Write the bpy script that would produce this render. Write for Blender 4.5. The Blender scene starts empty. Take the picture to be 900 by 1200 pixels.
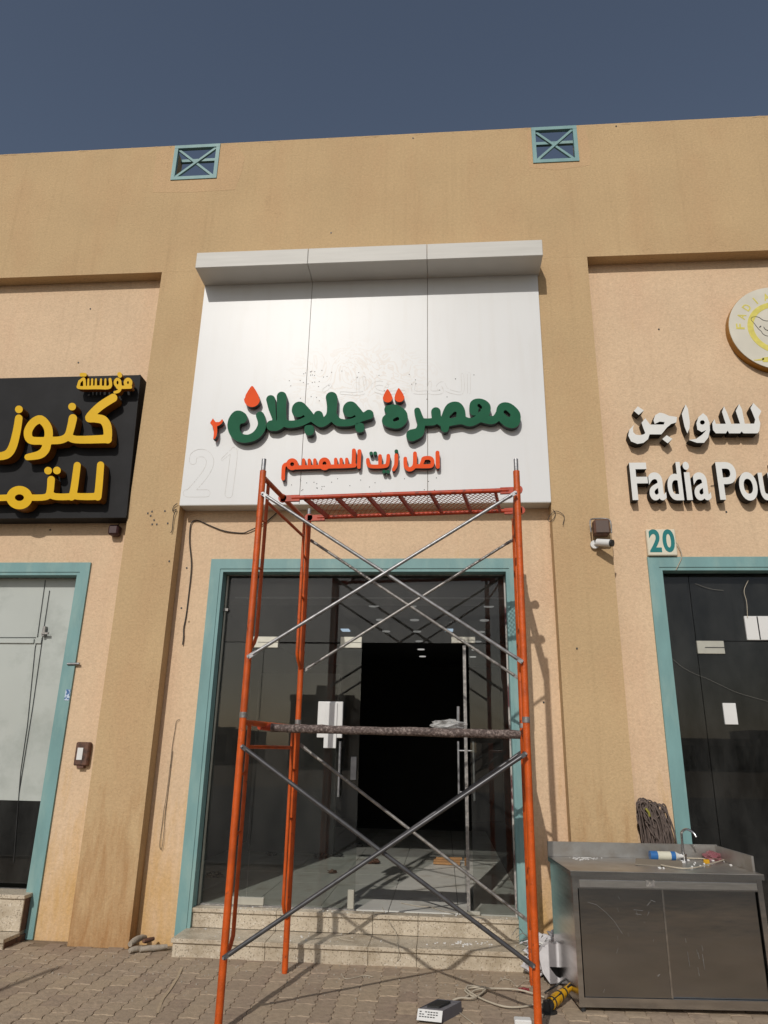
import bpy, bmesh, math, random
import numpy as np
from mathutils import Vector, Matrix
random.seed(7); rng = np.random.default_rng(7)
SC = bpy.context.scene
COL = SC.collection
rad = math.radians

# ------------------------------------------------------------------ camera
CAM_POS = Vector((0.0, -6.5154, 1.6)); PITCH, ROLL, YAW, FPX = 0.3234123, 0.0194368, -0.0853280, 829.1446
_fw = Vector((math.sin(YAW)*math.cos(PITCH), math.cos(YAW)*math.cos(PITCH), math.sin(PITCH)))
_r = _fw.cross(Vector((0, 0, 1))).normalized(); _u = _r.cross(_fw)
_r2 = _r*math.cos(ROLL)+_u*math.sin(ROLL); _u2 = -_r*math.sin(ROLL)+_u*math.cos(ROLL)
cd = bpy.data.cameras.new('camera'); cam = bpy.data.objects.new('camera', cd); COL.objects.link(cam)
cam.matrix_world = Matrix(((_r2.x, _u2.x, -_fw.x, CAM_POS.x), (_r2.y, _u2.y, -_fw.y, CAM_POS.y), (_r2.z, _u2.z, -_fw.z, CAM_POS.z), (0, 0, 0, 1)))
cd.sensor_fit = 'VERTICAL'; cd.sensor_height = 36; cd.lens = FPX/1200*36; cd.clip_start = .05; cd.clip_end = 3000
SC.camera = cam

# ------------------------------------------------------------------ light
SUN_EL, SUN_AZ = 34.0, 12.5          # light travels towards +Y, slightly towards +X, downwards
SC.world = bpy.data.worlds.new('World'); SC.world.use_nodes = True
wn = SC.world.node_tree; bg = wn.nodes['Background']
sky = wn.nodes.new('ShaderNodeTexSky'); sky.sky_type = 'NISHITA'; sky.sun_disc = False
sky.sun_elevation = rad(SUN_EL); sky.sun_rotation = rad(180+SUN_AZ); sky.air_density = 1.0; sky.dust_density = 1.6; sky.ozone_density = 1.0
hs = wn.nodes.new('ShaderNodeHueSaturation'); hs.inputs['Saturation'].default_value = .82; hs.inputs['Value'].default_value = 1.0
wn.links.new(sky.outputs[0], hs.inputs['Color']); wn.links.new(hs.outputs[0], bg.inputs[0]); bg.inputs[1].default_value = .068
sl = bpy.data.lights.new('sun', 'SUN'); sl.energy = 2.5; sl.angle = rad(.53); sl.color = (1.0, .955, .89)
sun = bpy.data.objects.new('sun', sl); COL.objects.link(sun)
ld = Vector((math.sin(rad(SUN_AZ))*math.cos(rad(SUN_EL)), math.cos(rad(SUN_AZ))*math.cos(rad(SUN_EL)), -math.sin(rad(SUN_EL))))
sun.rotation_euler = ld.to_track_quat('-Z', 'Y').to_euler()
SC.view_settings.view_transform = 'Standard'; SC.view_settings.look = 'None'; SC.view_settings.gamma = 1
SC.view_settings.exposure = 0.0

# ------------------------------------------------------------------ helpers
def W(px, py, Y=None, Z=None, X=None):
    """the real point seen at a photograph pixel, on the plane Y=, Z= or X="""
    d = _fw+_r2*((px-450)/FPX)-_u2*((py-600)/FPX)
    if Y is not None: t = (Y-CAM_POS.y)/d.y
    elif Z is not None: t = (Z-CAM_POS.z)/d.z
    else: t = (X-CAM_POS.x)/d.x
    return CAM_POS+d*t

def srgb(r, g, b):
    f = lambda c: c/255/12.92 if c/255 <= .04045 else ((c/255+.055)/1.055)**2.4
    return (f(r), f(g), f(b))

def M(name, col, rough=.6, metal=0., var=.08, scale=4., bump=0., bscale=60., spec=.5, col2=None, c2scale=2., c2lo=.5, c2hi=.65, stretch=(1, 1, 1), coat=0., bdist=.01):
    m = bpy.data.materials.new(name); m.use_nodes = True; nt = m.node_tree; N = nt.nodes; L = nt.links
    b = N['Principled BSDF']; b.inputs['Roughness'].default_value = rough; b.inputs['Metallic'].default_value = metal
    b.inputs['Specular IOR Level'].default_value = spec; b.inputs['Coat Weight'].default_value = coat
    geo = N.new('ShaderNodeNewGeometry'); mp = N.new('ShaderNodeMapping'); mp.inputs['Scale'].default_value = stretch
    L.new(geo.outputs['Position'], mp.inputs[0])
    n1 = N.new('ShaderNodeTexNoise'); n1.inputs['Scale'].default_value = scale; n1.inputs['Detail'].default_value = 6; L.new(mp.outputs[0], n1.inputs['Vector'])
    mr = N.new('ShaderNodeMapRange'); mr.inputs[1].default_value = .3; mr.inputs[2].default_value = .7
    mr.inputs[3].default_value = 1-var; mr.inputs[4].default_value = 1+var; L.new(n1.outputs[0], mr.inputs[0])
    mx = N.new('ShaderNodeMix'); mx.data_type = 'RGBA'; mx.blend_type = 'MULTIPLY'; mx.inputs[0].default_value = 1
    mx.inputs[6].default_value = (*col, 1); cb = N.new('ShaderNodeCombineColor')
    for i in range(3): L.new(mr.outputs[0], cb.inputs[i])
    L.new(cb.outputs[0], mx.inputs[7]); out = mx.outputs[2]
    if col2 is not None:
        n2 = N.new('ShaderNodeTexNoise'); n2.inputs['Scale'].default_value = c2scale; n2.inputs['Detail'].default_value = 8; n2.inputs['Roughness'].default_value = .65
        L.new(mp.outputs[0], n2.inputs['Vector'])
        r2 = N.new('ShaderNodeMapRange'); r2.inputs[1].default_value = c2lo; r2.inputs[2].default_value = c2hi; L.new(n2.outputs[0], r2.inputs[0])
        m2 = N.new('ShaderNodeMix'); m2.data_type = 'RGBA'; L.new(r2.outputs[0], m2.inputs[0]); L.new(out, m2.inputs[6]); m2.inputs[7].default_value = (*col2, 1); out = m2.outputs[2]
    L.new(out, b.inputs['Base Color'])
    if bump:
        n3 = N.new('ShaderNodeTexNoise'); n3.inputs['Scale'].default_value = bscale; n3.inputs['Detail'].default_value = 4; L.new(mp.outputs[0], n3.inputs['Vector'])
        bp = N.new('ShaderNodeBump'); bp.inputs['Strength'].default_value = bump; bp.inputs['Distance'].default_value = bdist
        L.new(n3.outputs[0], bp.inputs['Height']); L.new(bp.outputs[0], b.inputs['Normal'])
    m['out'] = 0
    return m

def stucco(name, col, dirt):
    """trowelled sand render: fine relief, faint patches, hairline cracks, streaks of dirt near the pavement"""
    m = M(name, col, rough=.9, var=.05, scale=1.3, spec=.15)
    nt = m.node_tree; N = nt.nodes; L = nt.links; b = N['Principled BSDF']
    geo = [n for n in N if n.type == 'NEW_GEOMETRY'][0]
    base = b.inputs['Base Color'].links[0].from_socket
    sx = N.new('ShaderNodeSeparateXYZ'); L.new(geo.outputs['Position'], sx.inputs[0])
    # patches
    mp = N.new('ShaderNodeMapping'); mp.inputs['Scale'].default_value = (1.2, 1.2, .5); L.new(geo.outputs['Position'], mp.inputs[0])
    n = N.new('ShaderNodeTexNoise'); n.inputs['Scale'].default_value = 1.6; n.inputs['Detail'].default_value = 7; n.inputs['Roughness'].default_value = .6; L.new(mp.outputs[0], n.inputs['Vector'])
    r = N.new('ShaderNodeMapRange'); r.inputs[1].default_value = .46; r.inputs[2].default_value = .68; r.inputs[4].default_value = .5; L.new(n.outputs[0], r.inputs[0])
    mx = N.new('ShaderNodeMix'); mx.data_type = 'RGBA'; L.new(r.outputs[0], mx.inputs[0]); L.new(base, mx.inputs[6]); mx.inputs[7].default_value = (col[0]*.95, col[1]*.87, col[2]*.86, 1)
    # dirt streaks low on the wall, their own ragged outline
    mp2 = N.new('ShaderNodeMapping'); mp2.inputs['Scale'].default_value = (9, 9, 1.6); L.new(geo.outputs['Position'], mp2.inputs[0])
    n2 = N.new('ShaderNodeTexNoise'); n2.inputs['Scale'].default_value = 1.2; n2.inputs['Detail'].default_value = 8; n2.inputs['Roughness'].default_value = .7; L.new(mp2.outputs[0], n2.inputs['Vector'])
    zr = N.new('ShaderNodeMapRange'); zr.inputs[1].default_value = 0; zr.inputs[2].default_value = 1.7; zr.inputs[3].default_value = .28; zr.inputs[4].default_value = -.16; L.new(sx.outputs[2], zr.inputs[0])
    ad = N.new('ShaderNodeMath'); ad.operation = 'ADD'; L.new(n2.outputs[0], ad.inputs[0]); L.new(zr.outputs[0], ad.inputs[1])
    r2 = N.new('ShaderNodeMapRange'); r2.inputs[1].default_value = .48; r2.inputs[2].default_value = .85; r2.inputs[4].default_value = .95; L.new(ad.outputs[0], r2.inputs[0])
    m2 = N.new('ShaderNodeMix'); m2.data_type = 'RGBA'; L.new(r2.outputs[0], m2.inputs[0]); L.new(mx.outputs[2], m2.inputs[6]); m2.inputs[7].default_value = (*dirt, 1)
    # wash-down streaks (tall thin noise)
    mp3 = N.new('ShaderNodeMapping'); mp3.inputs['Scale'].default_value = (14, 14, .35); L.new(geo.outputs['Position'], mp3.inputs[0])
    n3 = N.new('ShaderNodeTexNoise'); n3.inputs['Scale'].default_value = 1; n3.inputs['Detail'].default_value = 5; L.new(mp3.outputs[0], n3.inputs['Vector'])
    r3 = N.new('ShaderNodeMapRange'); r3.inputs[1].default_value = .55; r3.inputs[2].default_value = .8; r3.inputs[4].default_value = .3; L.new(n3.outputs[0], r3.inputs[0])
    m3 = N.new('ShaderNodeMix'); m3.data_type = 'RGBA'; L.new(r3.outputs[0], m3.inputs[0]); L.new(m2.outputs[2], m3.inputs[6]); m3.inputs[7].default_value = (col[0]*.72, col[1]*.7, col[2]*.68, 1)
    # hairline cracks
    vo = N.new('ShaderNodeTexVoronoi'); vo.feature = 'DISTANCE_TO_EDGE'; vo.inputs['Scale'].default_value = .9
    nw = N.new('ShaderNodeTexNoise'); nw.inputs['Scale'].default_value = 3; nw.inputs['Detail'].default_value = 6; L.new(geo.outputs['Position'], nw.inputs['Vector'])
    vm = N.new('ShaderNodeVectorMath'); vm.operation = 'ADD'; L.new(geo.outputs['Position'], vm.inputs[0]); L.new(nw.outputs['Color'], vm.inputs[1]); L.new(vm.outputs[0], vo.inputs['Vector'])
    r4 = N.new('ShaderNodeMapRange'); r4.inputs[1].default_value = .0; r4.inputs[2].default_value = .004; r4.inputs[3].default_value = .28; r4.inputs[4].default_value = 0; L.new(vo.outputs[0], r4.inputs[0])
    mu = N.new('ShaderNodeMath'); mu.operation = 'MULTIPLY'; L.new(r4.outputs[0], mu.inputs[0])
    r5 = N.new('ShaderNodeMapRange'); r5.inputs[1].default_value = .5; r5.inputs[2].default_value = .62; L.new(n.outputs[0], r5.inputs[0]); L.new(r5.outputs[0], mu.inputs[1])
    m4 = N.new('ShaderNodeMix'); m4.data_type = 'RGBA'; L.new(mu.outputs[0], m4.inputs[0]); L.new(m3.outputs[2], m4.inputs[6]); m4.inputs[7].default_value = (col[0]*.4, col[1]*.36, col[2]*.34, 1)
    L.new(m4.outputs[2], b.inputs['Base Color'])
    gs = N.new('ShaderNodeTexNoise'); gs.inputs['Scale'].default_value = 38; gs.inputs['Detail'].default_value = 6; gs.inputs['Roughness'].default_value = .8; L.new(geo.outputs['Position'], gs.inputs['Vector'])
    rs_ = N.new('ShaderNodeMapRange'); rs_.inputs[1].default_value = .3; rs_.inputs[2].default_value = .7; rs_.inputs[3].default_value = .86; rs_.inputs[4].default_value = 1.12; L.new(gs.outputs[0], rs_.inputs[0])
    cs = N.new('ShaderNodeCombineColor'); [L.new(rs_.outputs[0], cs.inputs[i]) for i in range(3)]
    m5 = N.new('ShaderNodeMix'); m5.data_type = 'RGBA'; m5.blend_type = 'MULTIPLY'; m5.inputs[0].default_value = 1; L.new(m4.outputs[2], m5.inputs[6]); L.new(cs.outputs[0], m5.inputs[7]); L.new(m5.outputs[2], b.inputs['Base Color'])
    # relief: sand grain + trowel waves
    g = N.new('ShaderNodeTexNoise'); g.inputs['Scale'].default_value = 55; g.inputs['Detail'].default_value = 4; L.new(geo.outputs['Position'], g.inputs['Vector'])
    mp5 = N.new('ShaderNodeMapping'); mp5.inputs['Scale'].default_value = (1, 1, 1.5); L.new(geo.outputs['Position'], mp5.inputs[0])
    g2 = N.new('ShaderNodeTexNoise'); g2.inputs['Scale'].default_value = 9; g2.inputs['Detail'].default_value = 5; L.new(mp5.outputs[0], g2.inputs['Vector'])
    b1 = N.new('ShaderNodeBump'); b1.inputs['Strength'].default_value = .8; b1.inputs['Distance'].default_value = .006; L.new(g.outputs[0], b1.inputs['Height'])
    b2 = N.new('ShaderNodeBump'); b2.inputs['Strength'].default_value = .14; b2.inputs['Distance'].default_value = .015; L.new(g2.outputs[0], b2.inputs['Height']); L.new(b1.outputs[0], b2.inputs['Normal'])
    L.new(b2.outputs[0], b.inputs['Normal'])
    return m

def glass_mat(name, tint, ior=1.5, dirt=.04, dirtcol=(.5, .48, .44)):
    m = bpy.data.materials.new(name); m.use_nodes = True; nt = m.node_tree; N = nt.nodes; L = nt.links
    N.remove(N['Principled BSDF']); out = N['Material Output']
    tr = N.new('ShaderNodeBsdfTransparent'); tr.inputs[0].default_value = (*tint, 1)
    gl = N.new('ShaderNodeBsdfGlossy'); gl.inputs['Roughness'].default_value = .012
    fr = N.new('ShaderNodeFresnel'); fr.inputs[0].default_value = ior
    mx = N.new('ShaderNodeMixShader'); L.new(fr.outputs[0], mx.inputs[0]); L.new(tr.outputs[0], mx.inputs[1]); L.new(gl.outputs[0], mx.inputs[2])
    df = N.new('ShaderNodeBsdfDiffuse'); df.inputs[0].default_value = (*dirtcol, 1)
    geo = N.new('ShaderNodeNewGeometry'); mp = N.new('ShaderNodeMapping'); mp.inputs['Scale'].default_value = (3, 3, 1.2); L.new(geo.outputs['Position'], mp.inputs[0])
    n = N.new('ShaderNodeTexNoise'); n.inputs['Scale'].default_value = 1.5; n.inputs['Detail'].default_value = 9; n.inputs['Roughness'].default_value = .7; L.new(mp.outputs[0], n.inputs['Vector'])
    r = N.new('ShaderNodeMapRange'); r.inputs[1].default_value = .35; r.inputs[2].default_value = .85; r.inputs[3].default_value = dirt*.4; r.inputs[4].default_value = dirt*2.6; L.new(n.outputs[0], r.inputs[0])
    m2 = N.new('ShaderNodeMixShader'); L.new(r.outputs[0], m2.inputs[0]); L.new(mx.outputs[0], m2.inputs[1]); L.new(df.outputs[0], m2.inputs[2])
    L.new(m2.outputs[0], out.inputs[0])
    return m

class MB:
    def __init__(s): s.v = []; s.f = []; s.sm = []; s.mi = []
    def add(s, vs, fs, smooth=False, mi=0):
        o = len(s.v); s.v += [tuple(v) for v in vs]
        for f in fs: s.f.append([i+o for i in f]); s.sm.append(smooth); s.mi.append(mi)
        return s
    def box(s, x0, x1, y0, y1, z0, z1, mi=0, ch=0.):
        if ch <= 0:
            vs = [(x0, y0, z0), (x1, y0, z0), (x1, y1, z0), (x0, y1, z0), (x0, y0, z1), (x1, y0, z1), (x1, y1, z1), (x0, y1, z1)]
            return s.add(vs, [(0, 3, 2, 1), (4, 5, 6, 7), (0, 1, 5, 4), (1, 2, 6, 5), (2, 3, 7, 6), (3, 0, 4, 7)], mi=mi)
        bm = bmesh.new(); bmesh.ops.create_cube(bm, size=1)
        for v in bm.verts: v.co = Vector(((x0+x1)/2+v.co.x*(x1-x0), (y0+y1)/2+v.co.y*(y1-y0), (z0+z1)/2+v.co.z*(z1-z0)))
        bmesh.ops.bevel(bm, geom=bm.edges[:], offset=ch, segments=1, affect='EDGES')
        bm.verts.index_update(); s.add([v.co[:] for v in bm.verts], [[v.index for v in f.verts] for f in bm.faces], mi=mi); bm.free(); return s
    def obox(s, c, ax, ay, az, mi=0):
        """oriented box: centre and three half-axis vectors"""
        c = Vector(c); ax, ay, az = Vector(ax), Vector(ay), Vector(az)
        vs = [c+ax*i+ay*j+az*k for k in (-1, 1) for j in (-1, 1) for i in (-1, 1)]
        return s.add(vs, [(0, 2, 3, 1), (4, 5, 7, 6), (0, 1, 5, 4), (1, 3, 7, 5), (3, 2, 6, 7), (2, 0, 4, 6)], mi=mi)
    def tube(s, pts, r, n=10, mi=0, cap=True, smooth_path=0):
        P = [Vector(p) for p in pts]
        R = list(r) if hasattr(r, '__len__') else [r]*len(P)
        if smooth_path:
            Q = []; RR = []
            for i in range(len(P)-1):
                p0 = P[max(i-1, 0)]; p1 = P[i]; p2 = P[i+1]; p3 = P[min(i+2, len(P)-1)]
                for k in range(smooth_path):
                    t = k/smooth_path
                    Q.append(.5*((2*p1)+(p2-p0)*t+(2*p0-5*p1+4*p2-p3)*t*t+(3*p1-p0-3*p2+p3)*t**3)); RR.append(R[i]*(1-t)+R[i+1]*t)
            P = Q+[P[-1]]; R = RR+[R[-1]]
        vs = []; up = None
        for i, p in enumerate(P):
            t = (P[min(i+1, len(P)-1)]-P[max(i-1, 0)])
            if t.length < 1e-9: t = Vector((0, 0, 1))
            t.normalize()
            if up is None: up = t.orthogonal().normalized()
            up = (up-t*up.dot(t))
            if up.length < 1e-6: up = t.orthogonal()
            up.normalize(); b = t.cross(up)
            for k in range(n):
                a = 2*math.pi*k/n; vs.append(p+(up*math.cos(a)+b*math.sin(a))*R[i])
        fs = [(i*n+k, i*n+(k+1) % n, (i+1)*n+(k+1) % n, (i+1)*n+k) for i in range(len(P)-1) for k in range(n)]
        s.add(vs, fs, True, mi)
        if cap: s.add(vs[:n], [tuple(range(n))[::-1]], mi=mi); s.add(vs[-n:], [tuple(range(n))], mi=mi)
        return s
    def prism(s, poly, y0, y1, mi=0):
        """polygon in XZ pushed from y0 to y1"""
        n = len(poly); vs = [(x, y0, z) for x, z in poly]+[(x, y1, z) for x, z in poly]
        return s.add(vs, [tuple(range(n)), tuple(range(2*n-1, n-1, -1))]+[(i, i+n, (i+1) % n+n, (i+1) % n) for i in range(n)], mi=mi)
    def build(s, name, mats, parent=None, fix=True):
        me = bpy.data.meshes.new(name); o0 = Vector((0, 0, 0)); p = parent
        while p is not None: o0 += p.location; p = p.parent
        me.from_pydata([tuple(Vector(v)-o0) for v in s.v], [], s.f)
        for m in (mats if isinstance(mats, (list, tuple)) else [mats]): me.materials.append(m)
        me.polygons.foreach_set('use_smooth', s.sm); me.polygons.foreach_set('material_index', s.mi)
        if fix:
            bm = bmesh.new(); bm.from_mesh(me); bmesh.ops.recalc_face_normals(bm, faces=bm.faces[:]); bm.to_mesh(me); bm.free()
        me.update(); o = bpy.data.objects.new(name, me); COL.objects.link(o)
        if parent is not None: o.parent = parent
        return o

def tag(o, label=None, cat=None, group=None, kind=None):
    if label: o['label'] = label
    if cat: o['category'] = cat
    if group: o['group'] = group
    if kind: o['kind'] = kind
    return o
def thing(name, label, cat, loc=(0, 0, 0), group=None):
    o = bpy.data.objects.new(name, None); o.empty_display_size = .1; COL.objects.link(o); o.location = loc
    return tag(o, label, cat, group)

# ------------------------------------------------------------------ materials
m_tan = stucco('tan_render', srgb(190, 163, 125), srgb(160, 122, 82))
m_peach = stucco('peach_render', srgb(211, 184, 153), srgb(196, 160, 108))
m_teal = M('teal_paint', srgb(112, 150, 150), rough=.55, var=.1, scale=7, col2=srgb(140, 168, 162), c2scale=5, c2lo=.5, c2hi=.8, bump=.15, bscale=30, stretch=(1, 1, .3))
m_white = M('white_panel', srgb(214, 215, 215), rough=.37, var=.02, scale=1.2, spec=.34, bump=.04, bscale=2.2, bdist=.02)
m_alu = M('satin_aluminium', srgb(196, 194, 188), rough=.5, metal=.0, spec=.3, var=.05, scale=2, stretch=(1, 1, 14))
m_seam = M('joint_sealant', (.16, .13, .1), rough=.8)
m_glue = M('old_adhesive', srgb(196, 194, 190), rough=.6, var=.12, scale=20)
m_glue2 = M('adhesive_smear', srgb(211, 208, 203), rough=.55, var=.1, scale=12)
m_green = M('green_letter_face', srgb(28, 88, 62), rough=.6, var=.08, scale=8, spec=.12)
m_dkside = M('dark_letter_side', (.012, .016, .014), rough=.45)
m_orange = M('orange_letter_face', srgb(226, 84, 36), rough=.6, var=.06, scale=8, spec=.12)
m_yellow = M('yellow_letter_face', srgb(214, 170, 10), rough=.5, var=.05, spec=.2)
m_yside = M('brown_letter_side', srgb(120, 72, 8), rough=.4)
m_black = M('black_sign_sheet', (.016, .016, .017), rough=.6, spec=.15, var=.2, scale=3, col2=(.026, .026, .028), c2scale=2, c2lo=.5, c2hi=.9)
m_wlet = M('white_letter_face', srgb(218, 218, 214), rough=.4, var=.03)
m_gside = M('graphite_letter_side', (.014, .013, .012), rough=.6, spec=.2)
m_disc = M('cream_disc', srgb(206, 201, 186), rough=.45)
m_gold = M('gold_trim', srgb(150, 104, 20), rough=.35, metal=.3)
m_faded = M('faded_yellow_print', srgb(208, 196, 96), rough=.5, var=.12, scale=18)
m_ink = M('black_ink', (.03, .03, .03), rough=.5)
m_scaf = M('orange_scaffold_paint', srgb(192, 80, 12), rough=.48, var=.2, scale=12, col2=srgb(104, 46, 22), c2scale=22, c2lo=.6, c2hi=.7, bump=.3, bscale=90)
m_scafr = M('worn_red_orange_paint', srgb(176, 58, 22), rough=.5, var=.2, scale=14, col2=srgb(70, 36, 24), c2scale=16, c2lo=.55, c2hi=.7)
m_galv = M('galvanised_tube', (.30, .30, .305), rough=.45, metal=.7, var=.3, scale=25, bump=.1, bscale=120)
m_galvd = M('stained_galvanised_tube', (.26, .25, .24), rough=.5, metal=.6, var=.3, scale=30, col2=(.5, .47, .42), c2scale=40, c2lo=.55, c2hi=.65)
m_dktube = M('dark_steel_tube', (.10, .10, .105), rough=.42, metal=.6, var=.2, scale=20)
m_spat = M('paint_spattered_steel', (.085, .06, .053), rough=.8, var=.35, scale=30, col2=(.33, .27, .24), c2scale=60, c2lo=.48, c2hi=.68, bump=.5, bscale=70)
m_glass = glass_mat('shop_glass', (.84, .86, .85), dirt=.015, dirtcol=(.42, .4, .37))
m_glasst = glass_mat('tinted_top_glass', (.62, .63, .63), dirt=.02)
m_glassd = glass_mat('dark_tinted_glass', (.25, .26, .25), dirt=.035, dirtcol=(.36, .36, .34))
m_patch = M('brushed_steel_fitting', srgb(186, 184, 172), rough=.42, metal=.5, var=.06, scale=12)
m_film = M('frosted_white_film', srgb(176, 181, 176), rough=.4, var=.06, scale=1.1, col2=srgb(150, 156, 150), c2scale=1.6, c2lo=.5, c2hi=.7, coat=.3)
m_paper = M('white_paper', srgb(212, 212, 210), rough=.6, var=.04)
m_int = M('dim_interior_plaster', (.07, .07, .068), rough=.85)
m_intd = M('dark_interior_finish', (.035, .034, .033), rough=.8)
m_tile = M('pale_floor_tile', srgb(206, 204, 196), rough=.4, var=.1, scale=3, col2=srgb(160, 152, 138), c2scale=3, c2lo=.5, c2hi=.75)
m_grout = M('tile_bed', (.12, .115, .1), rough=.9)
m_metal = M('chrome', (.6, .6, .6), rough=.15, metal=1)
m_brown = M('rusty_brown_metal', srgb(96, 66, 52), rough=.7, var=.25, scale=25, col2=srgb(60, 44, 38), c2scale=20)
m_wire = M('black_cable', (.045, .04, .035), rough=.7)
m_wirew = M('pale_cable', srgb(176, 166, 148), rough=.65, var=.1, scale=30)
m_wiregr = M('grey_wire', srgb(120, 118, 112), rough=.7)
m_rope = M('grey_rope', srgb(96, 84, 78), rough=.9, var=.3, scale=30)
m_red = M('dark_red_plastic', srgb(120, 40, 44), rough=.4)
m_blue = M('blue_label', srgb(44, 100, 160), rough=.4)
m_cyel = M('yellow_tool_plastic', srgb(196, 146, 18), rough=.45, var=.1, scale=30, col2=srgb(90, 66, 20), c2scale=26, c2lo=.55, c2hi=.68)
m_rub = M('black_rubber', (.02, .02, .02), rough=.6)
m_card = M('grey_printed_card', srgb(120, 118, 122), rough=.6, var=.1, scale=30)
m_chalk = M('white_chalk', srgb(176, 160, 140), rough=.9)
m_conc = M('broken_concrete', srgb(160, 150, 136), rough=.9, var=.15, scale=30, bump=.5, bscale=60)
m_bed = M('joint_sand', srgb(128, 112, 92), rough=.95, var=.2, scale=20)
m_earth = M('sandy_ground', srgb(150, 132, 108), rough=.95, var=.12, scale=.4, col2=srgb(126, 112, 94), c2scale=1.2, bump=.3, bscale=25)
m_tealp = M('teal_enamel', srgb(0, 112, 112), rough=.4)
m_plate = M('cream_enamel_plate', srgb(210, 204, 184), rough=.5, var=.05, scale=20, col2=srgb(150, 110, 70), c2scale=18, c2lo=.68, c2hi=.8)
m_stk = M('blue_white_sticker', srgb(190, 205, 220), rough=.5, col2=srgb(60, 100, 150), c2scale=60, c2lo=.5, c2hi=.52)

def clear_mat(name, col, alpha):
    m = bpy.data.materials.new(name); m.use_nodes = True; nt = m.node_tree; N = nt.nodes; L = nt.links
    b = N['Principled BSDF']; b.inputs['Base Color'].default_value = (*col, 1); b.inputs['Roughness'].default_value = .15; b.inputs['Alpha'].default_value = alpha
    return m
m_bag = clear_mat('clear_plastic_film', (.75, .75, .73), .45)
m_bagr = clear_mat('maroon_plastic_film', (.3, .1, .12), .6)

def terrazzo():
    m = M('terrazzo', srgb(190, 178, 158), rough=.45, var=.06, scale=2)
    nt = m.node_tree; N = nt.nodes; L = nt.links; b = N['Principled BSDF']; geo = [n for n in N if n.type == 'NEW_GEOMETRY'][0]
    base = b.inputs['Base Color'].links[0].from_socket
    for sc, thr, c, st in ((75, .40, srgb(100, 88, 76), .6), (60, .34, srgb(212, 204, 190), .55), (110, .38, srgb(128, 108, 88), .6)):
        v = N.new('ShaderNodeTexVoronoi'); v.inputs['Scale'].default_value = sc; L.new(geo.outputs['Position'], v.inputs['Vector'])
        sp = N.new('ShaderNodeSeparateColor'); L.new(v.outputs['Color'], sp.inputs[0])
        lt = N.new('ShaderNodeMath'); lt.operation = 'LESS_THAN'; lt.inputs[1].default_value = thr*.55; L.new(sp.outputs[0], lt.inputs[0])
        d = N.new('ShaderNodeMath'); d.operation = 'LESS_THAN'; d.inputs[1].default_value = .45; L.new(v.outputs['Distance'], d.inputs[0])
        mu = N.new('ShaderNodeMath'); mu.operation = 'MULTIPLY'; L.new(lt.outputs[0], mu.inputs[0]); L.new(d.outputs[0], mu.inputs[1])
        mu2 = N.new('ShaderNodeMath'); mu2.operation = 'MULTIPLY'; L.new(mu.outputs[0], mu2.inputs[0]); mu2.inputs[1].default_value = st
        mx = N.new('ShaderNodeMix'); mx.data_type = 'RGBA'; L.new(mu2.outputs[0], mx.inputs[0]); L.new(base, mx.inputs[6]); mx.inputs[7].default_value = (*c, 1); base = mx.outputs[2]
    nd = N.new('ShaderNodeTexNoise'); nd.inputs['Scale'].default_value = 3.5; nd.inputs['Detail'].default_value = 8; nd.inputs['Roughness'].default_value = .7; L.new(geo.outputs['Position'], nd.inputs['Vector'])
    rr = N.new('ShaderNodeMapRange'); rr.inputs[1].default_value = .45; rr.inputs[2].default_value = .7; rr.inputs[4].default_value = .7; L.new(nd.outputs[0], rr.inputs[0])
    mx = N.new('ShaderNodeMix'); mx.data_type = 'RGBA'; L.new(rr.outputs[0], mx.inputs[0]); L.new(base, mx.inputs[6]); mx.inputs[7].default_value = (*srgb(134, 118, 94), 1)
    L.new(mx.outputs[2], b.inputs['Base Color']); return m
m_terr = terrazzo()

def paver_mat():
    m = M('concrete_paver', srgb(163, 147, 129), rough=.92, var=.22, scale=22, bump=.8, bscale=55, bdist=.006)
    nt = m.node_tree; N = nt.nodes; L = nt.links; b = N['Principled BSDF']; base = b.inputs['Base Color'].links[0].from_socket
    at = N.new('ShaderNodeAttribute'); at.attribute_name = 'tone'
    oi = N.new('ShaderNodeObjectInfo'); ad = N.new('ShaderNodeMath'); ad.operation = 'ADD'; L.new(at.outputs['Fac'], ad.inputs[0]); L.new(oi.outputs['Random'], ad.inputs[1])
    fr = N.new('ShaderNodeMath'); fr.operation = 'FRACT'; L.new(ad.outputs[0], fr.inputs[0])
    cr = N.new('ShaderNodeValToRGB'); e = cr.color_ramp.elements; e[0].color = (.74, .68, .67, 1); e[1].color = (1.04, 1.0, .92, 1)
    k = cr.color_ramp.elements.new(.5); k.color = (.93, .9, .88, 1); L.new(fr.outputs[0], cr.inputs[0])
    mx = N.new('ShaderNodeMix'); mx.data_type = 'RGBA'; mx.blend_type = 'MULTIPLY'; mx.inputs[0].default_value = 1; L.new(base, mx.inputs[6]); L.new(cr.outputs[0], mx.inputs[7])
    geo = [n for n in N if n.type == 'NEW_GEOMETRY'][0]
    nd = N.new('ShaderNodeTexNoise'); nd.inputs['Scale'].default_value = 1.3; nd.inputs['Detail'].default_value = 9; nd.inputs['Roughness'].default_value = .7; L.new(geo.outputs['Position'], nd.inputs['Vector'])
    rr = N.new('ShaderNodeMapRange'); rr.inputs[1].default_value = .36; rr.inputs[2].default_value = .62; rr.inputs[4].default_value = .7; L.new(nd.outputs[0], rr.inputs[0])
    m2 = N.new('ShaderNodeMix'); m2.data_type = 'RGBA'; L.new(rr.outputs[0], m2.inputs[0]); L.new(mx.outputs[2], m2.inputs[6]); m2.inputs[7].default_value = (*srgb(158, 142, 120), 1)
    L.new(m2.outputs[2], b.inputs['Base Color']); return m
m_pav = paver_mat()

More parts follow.
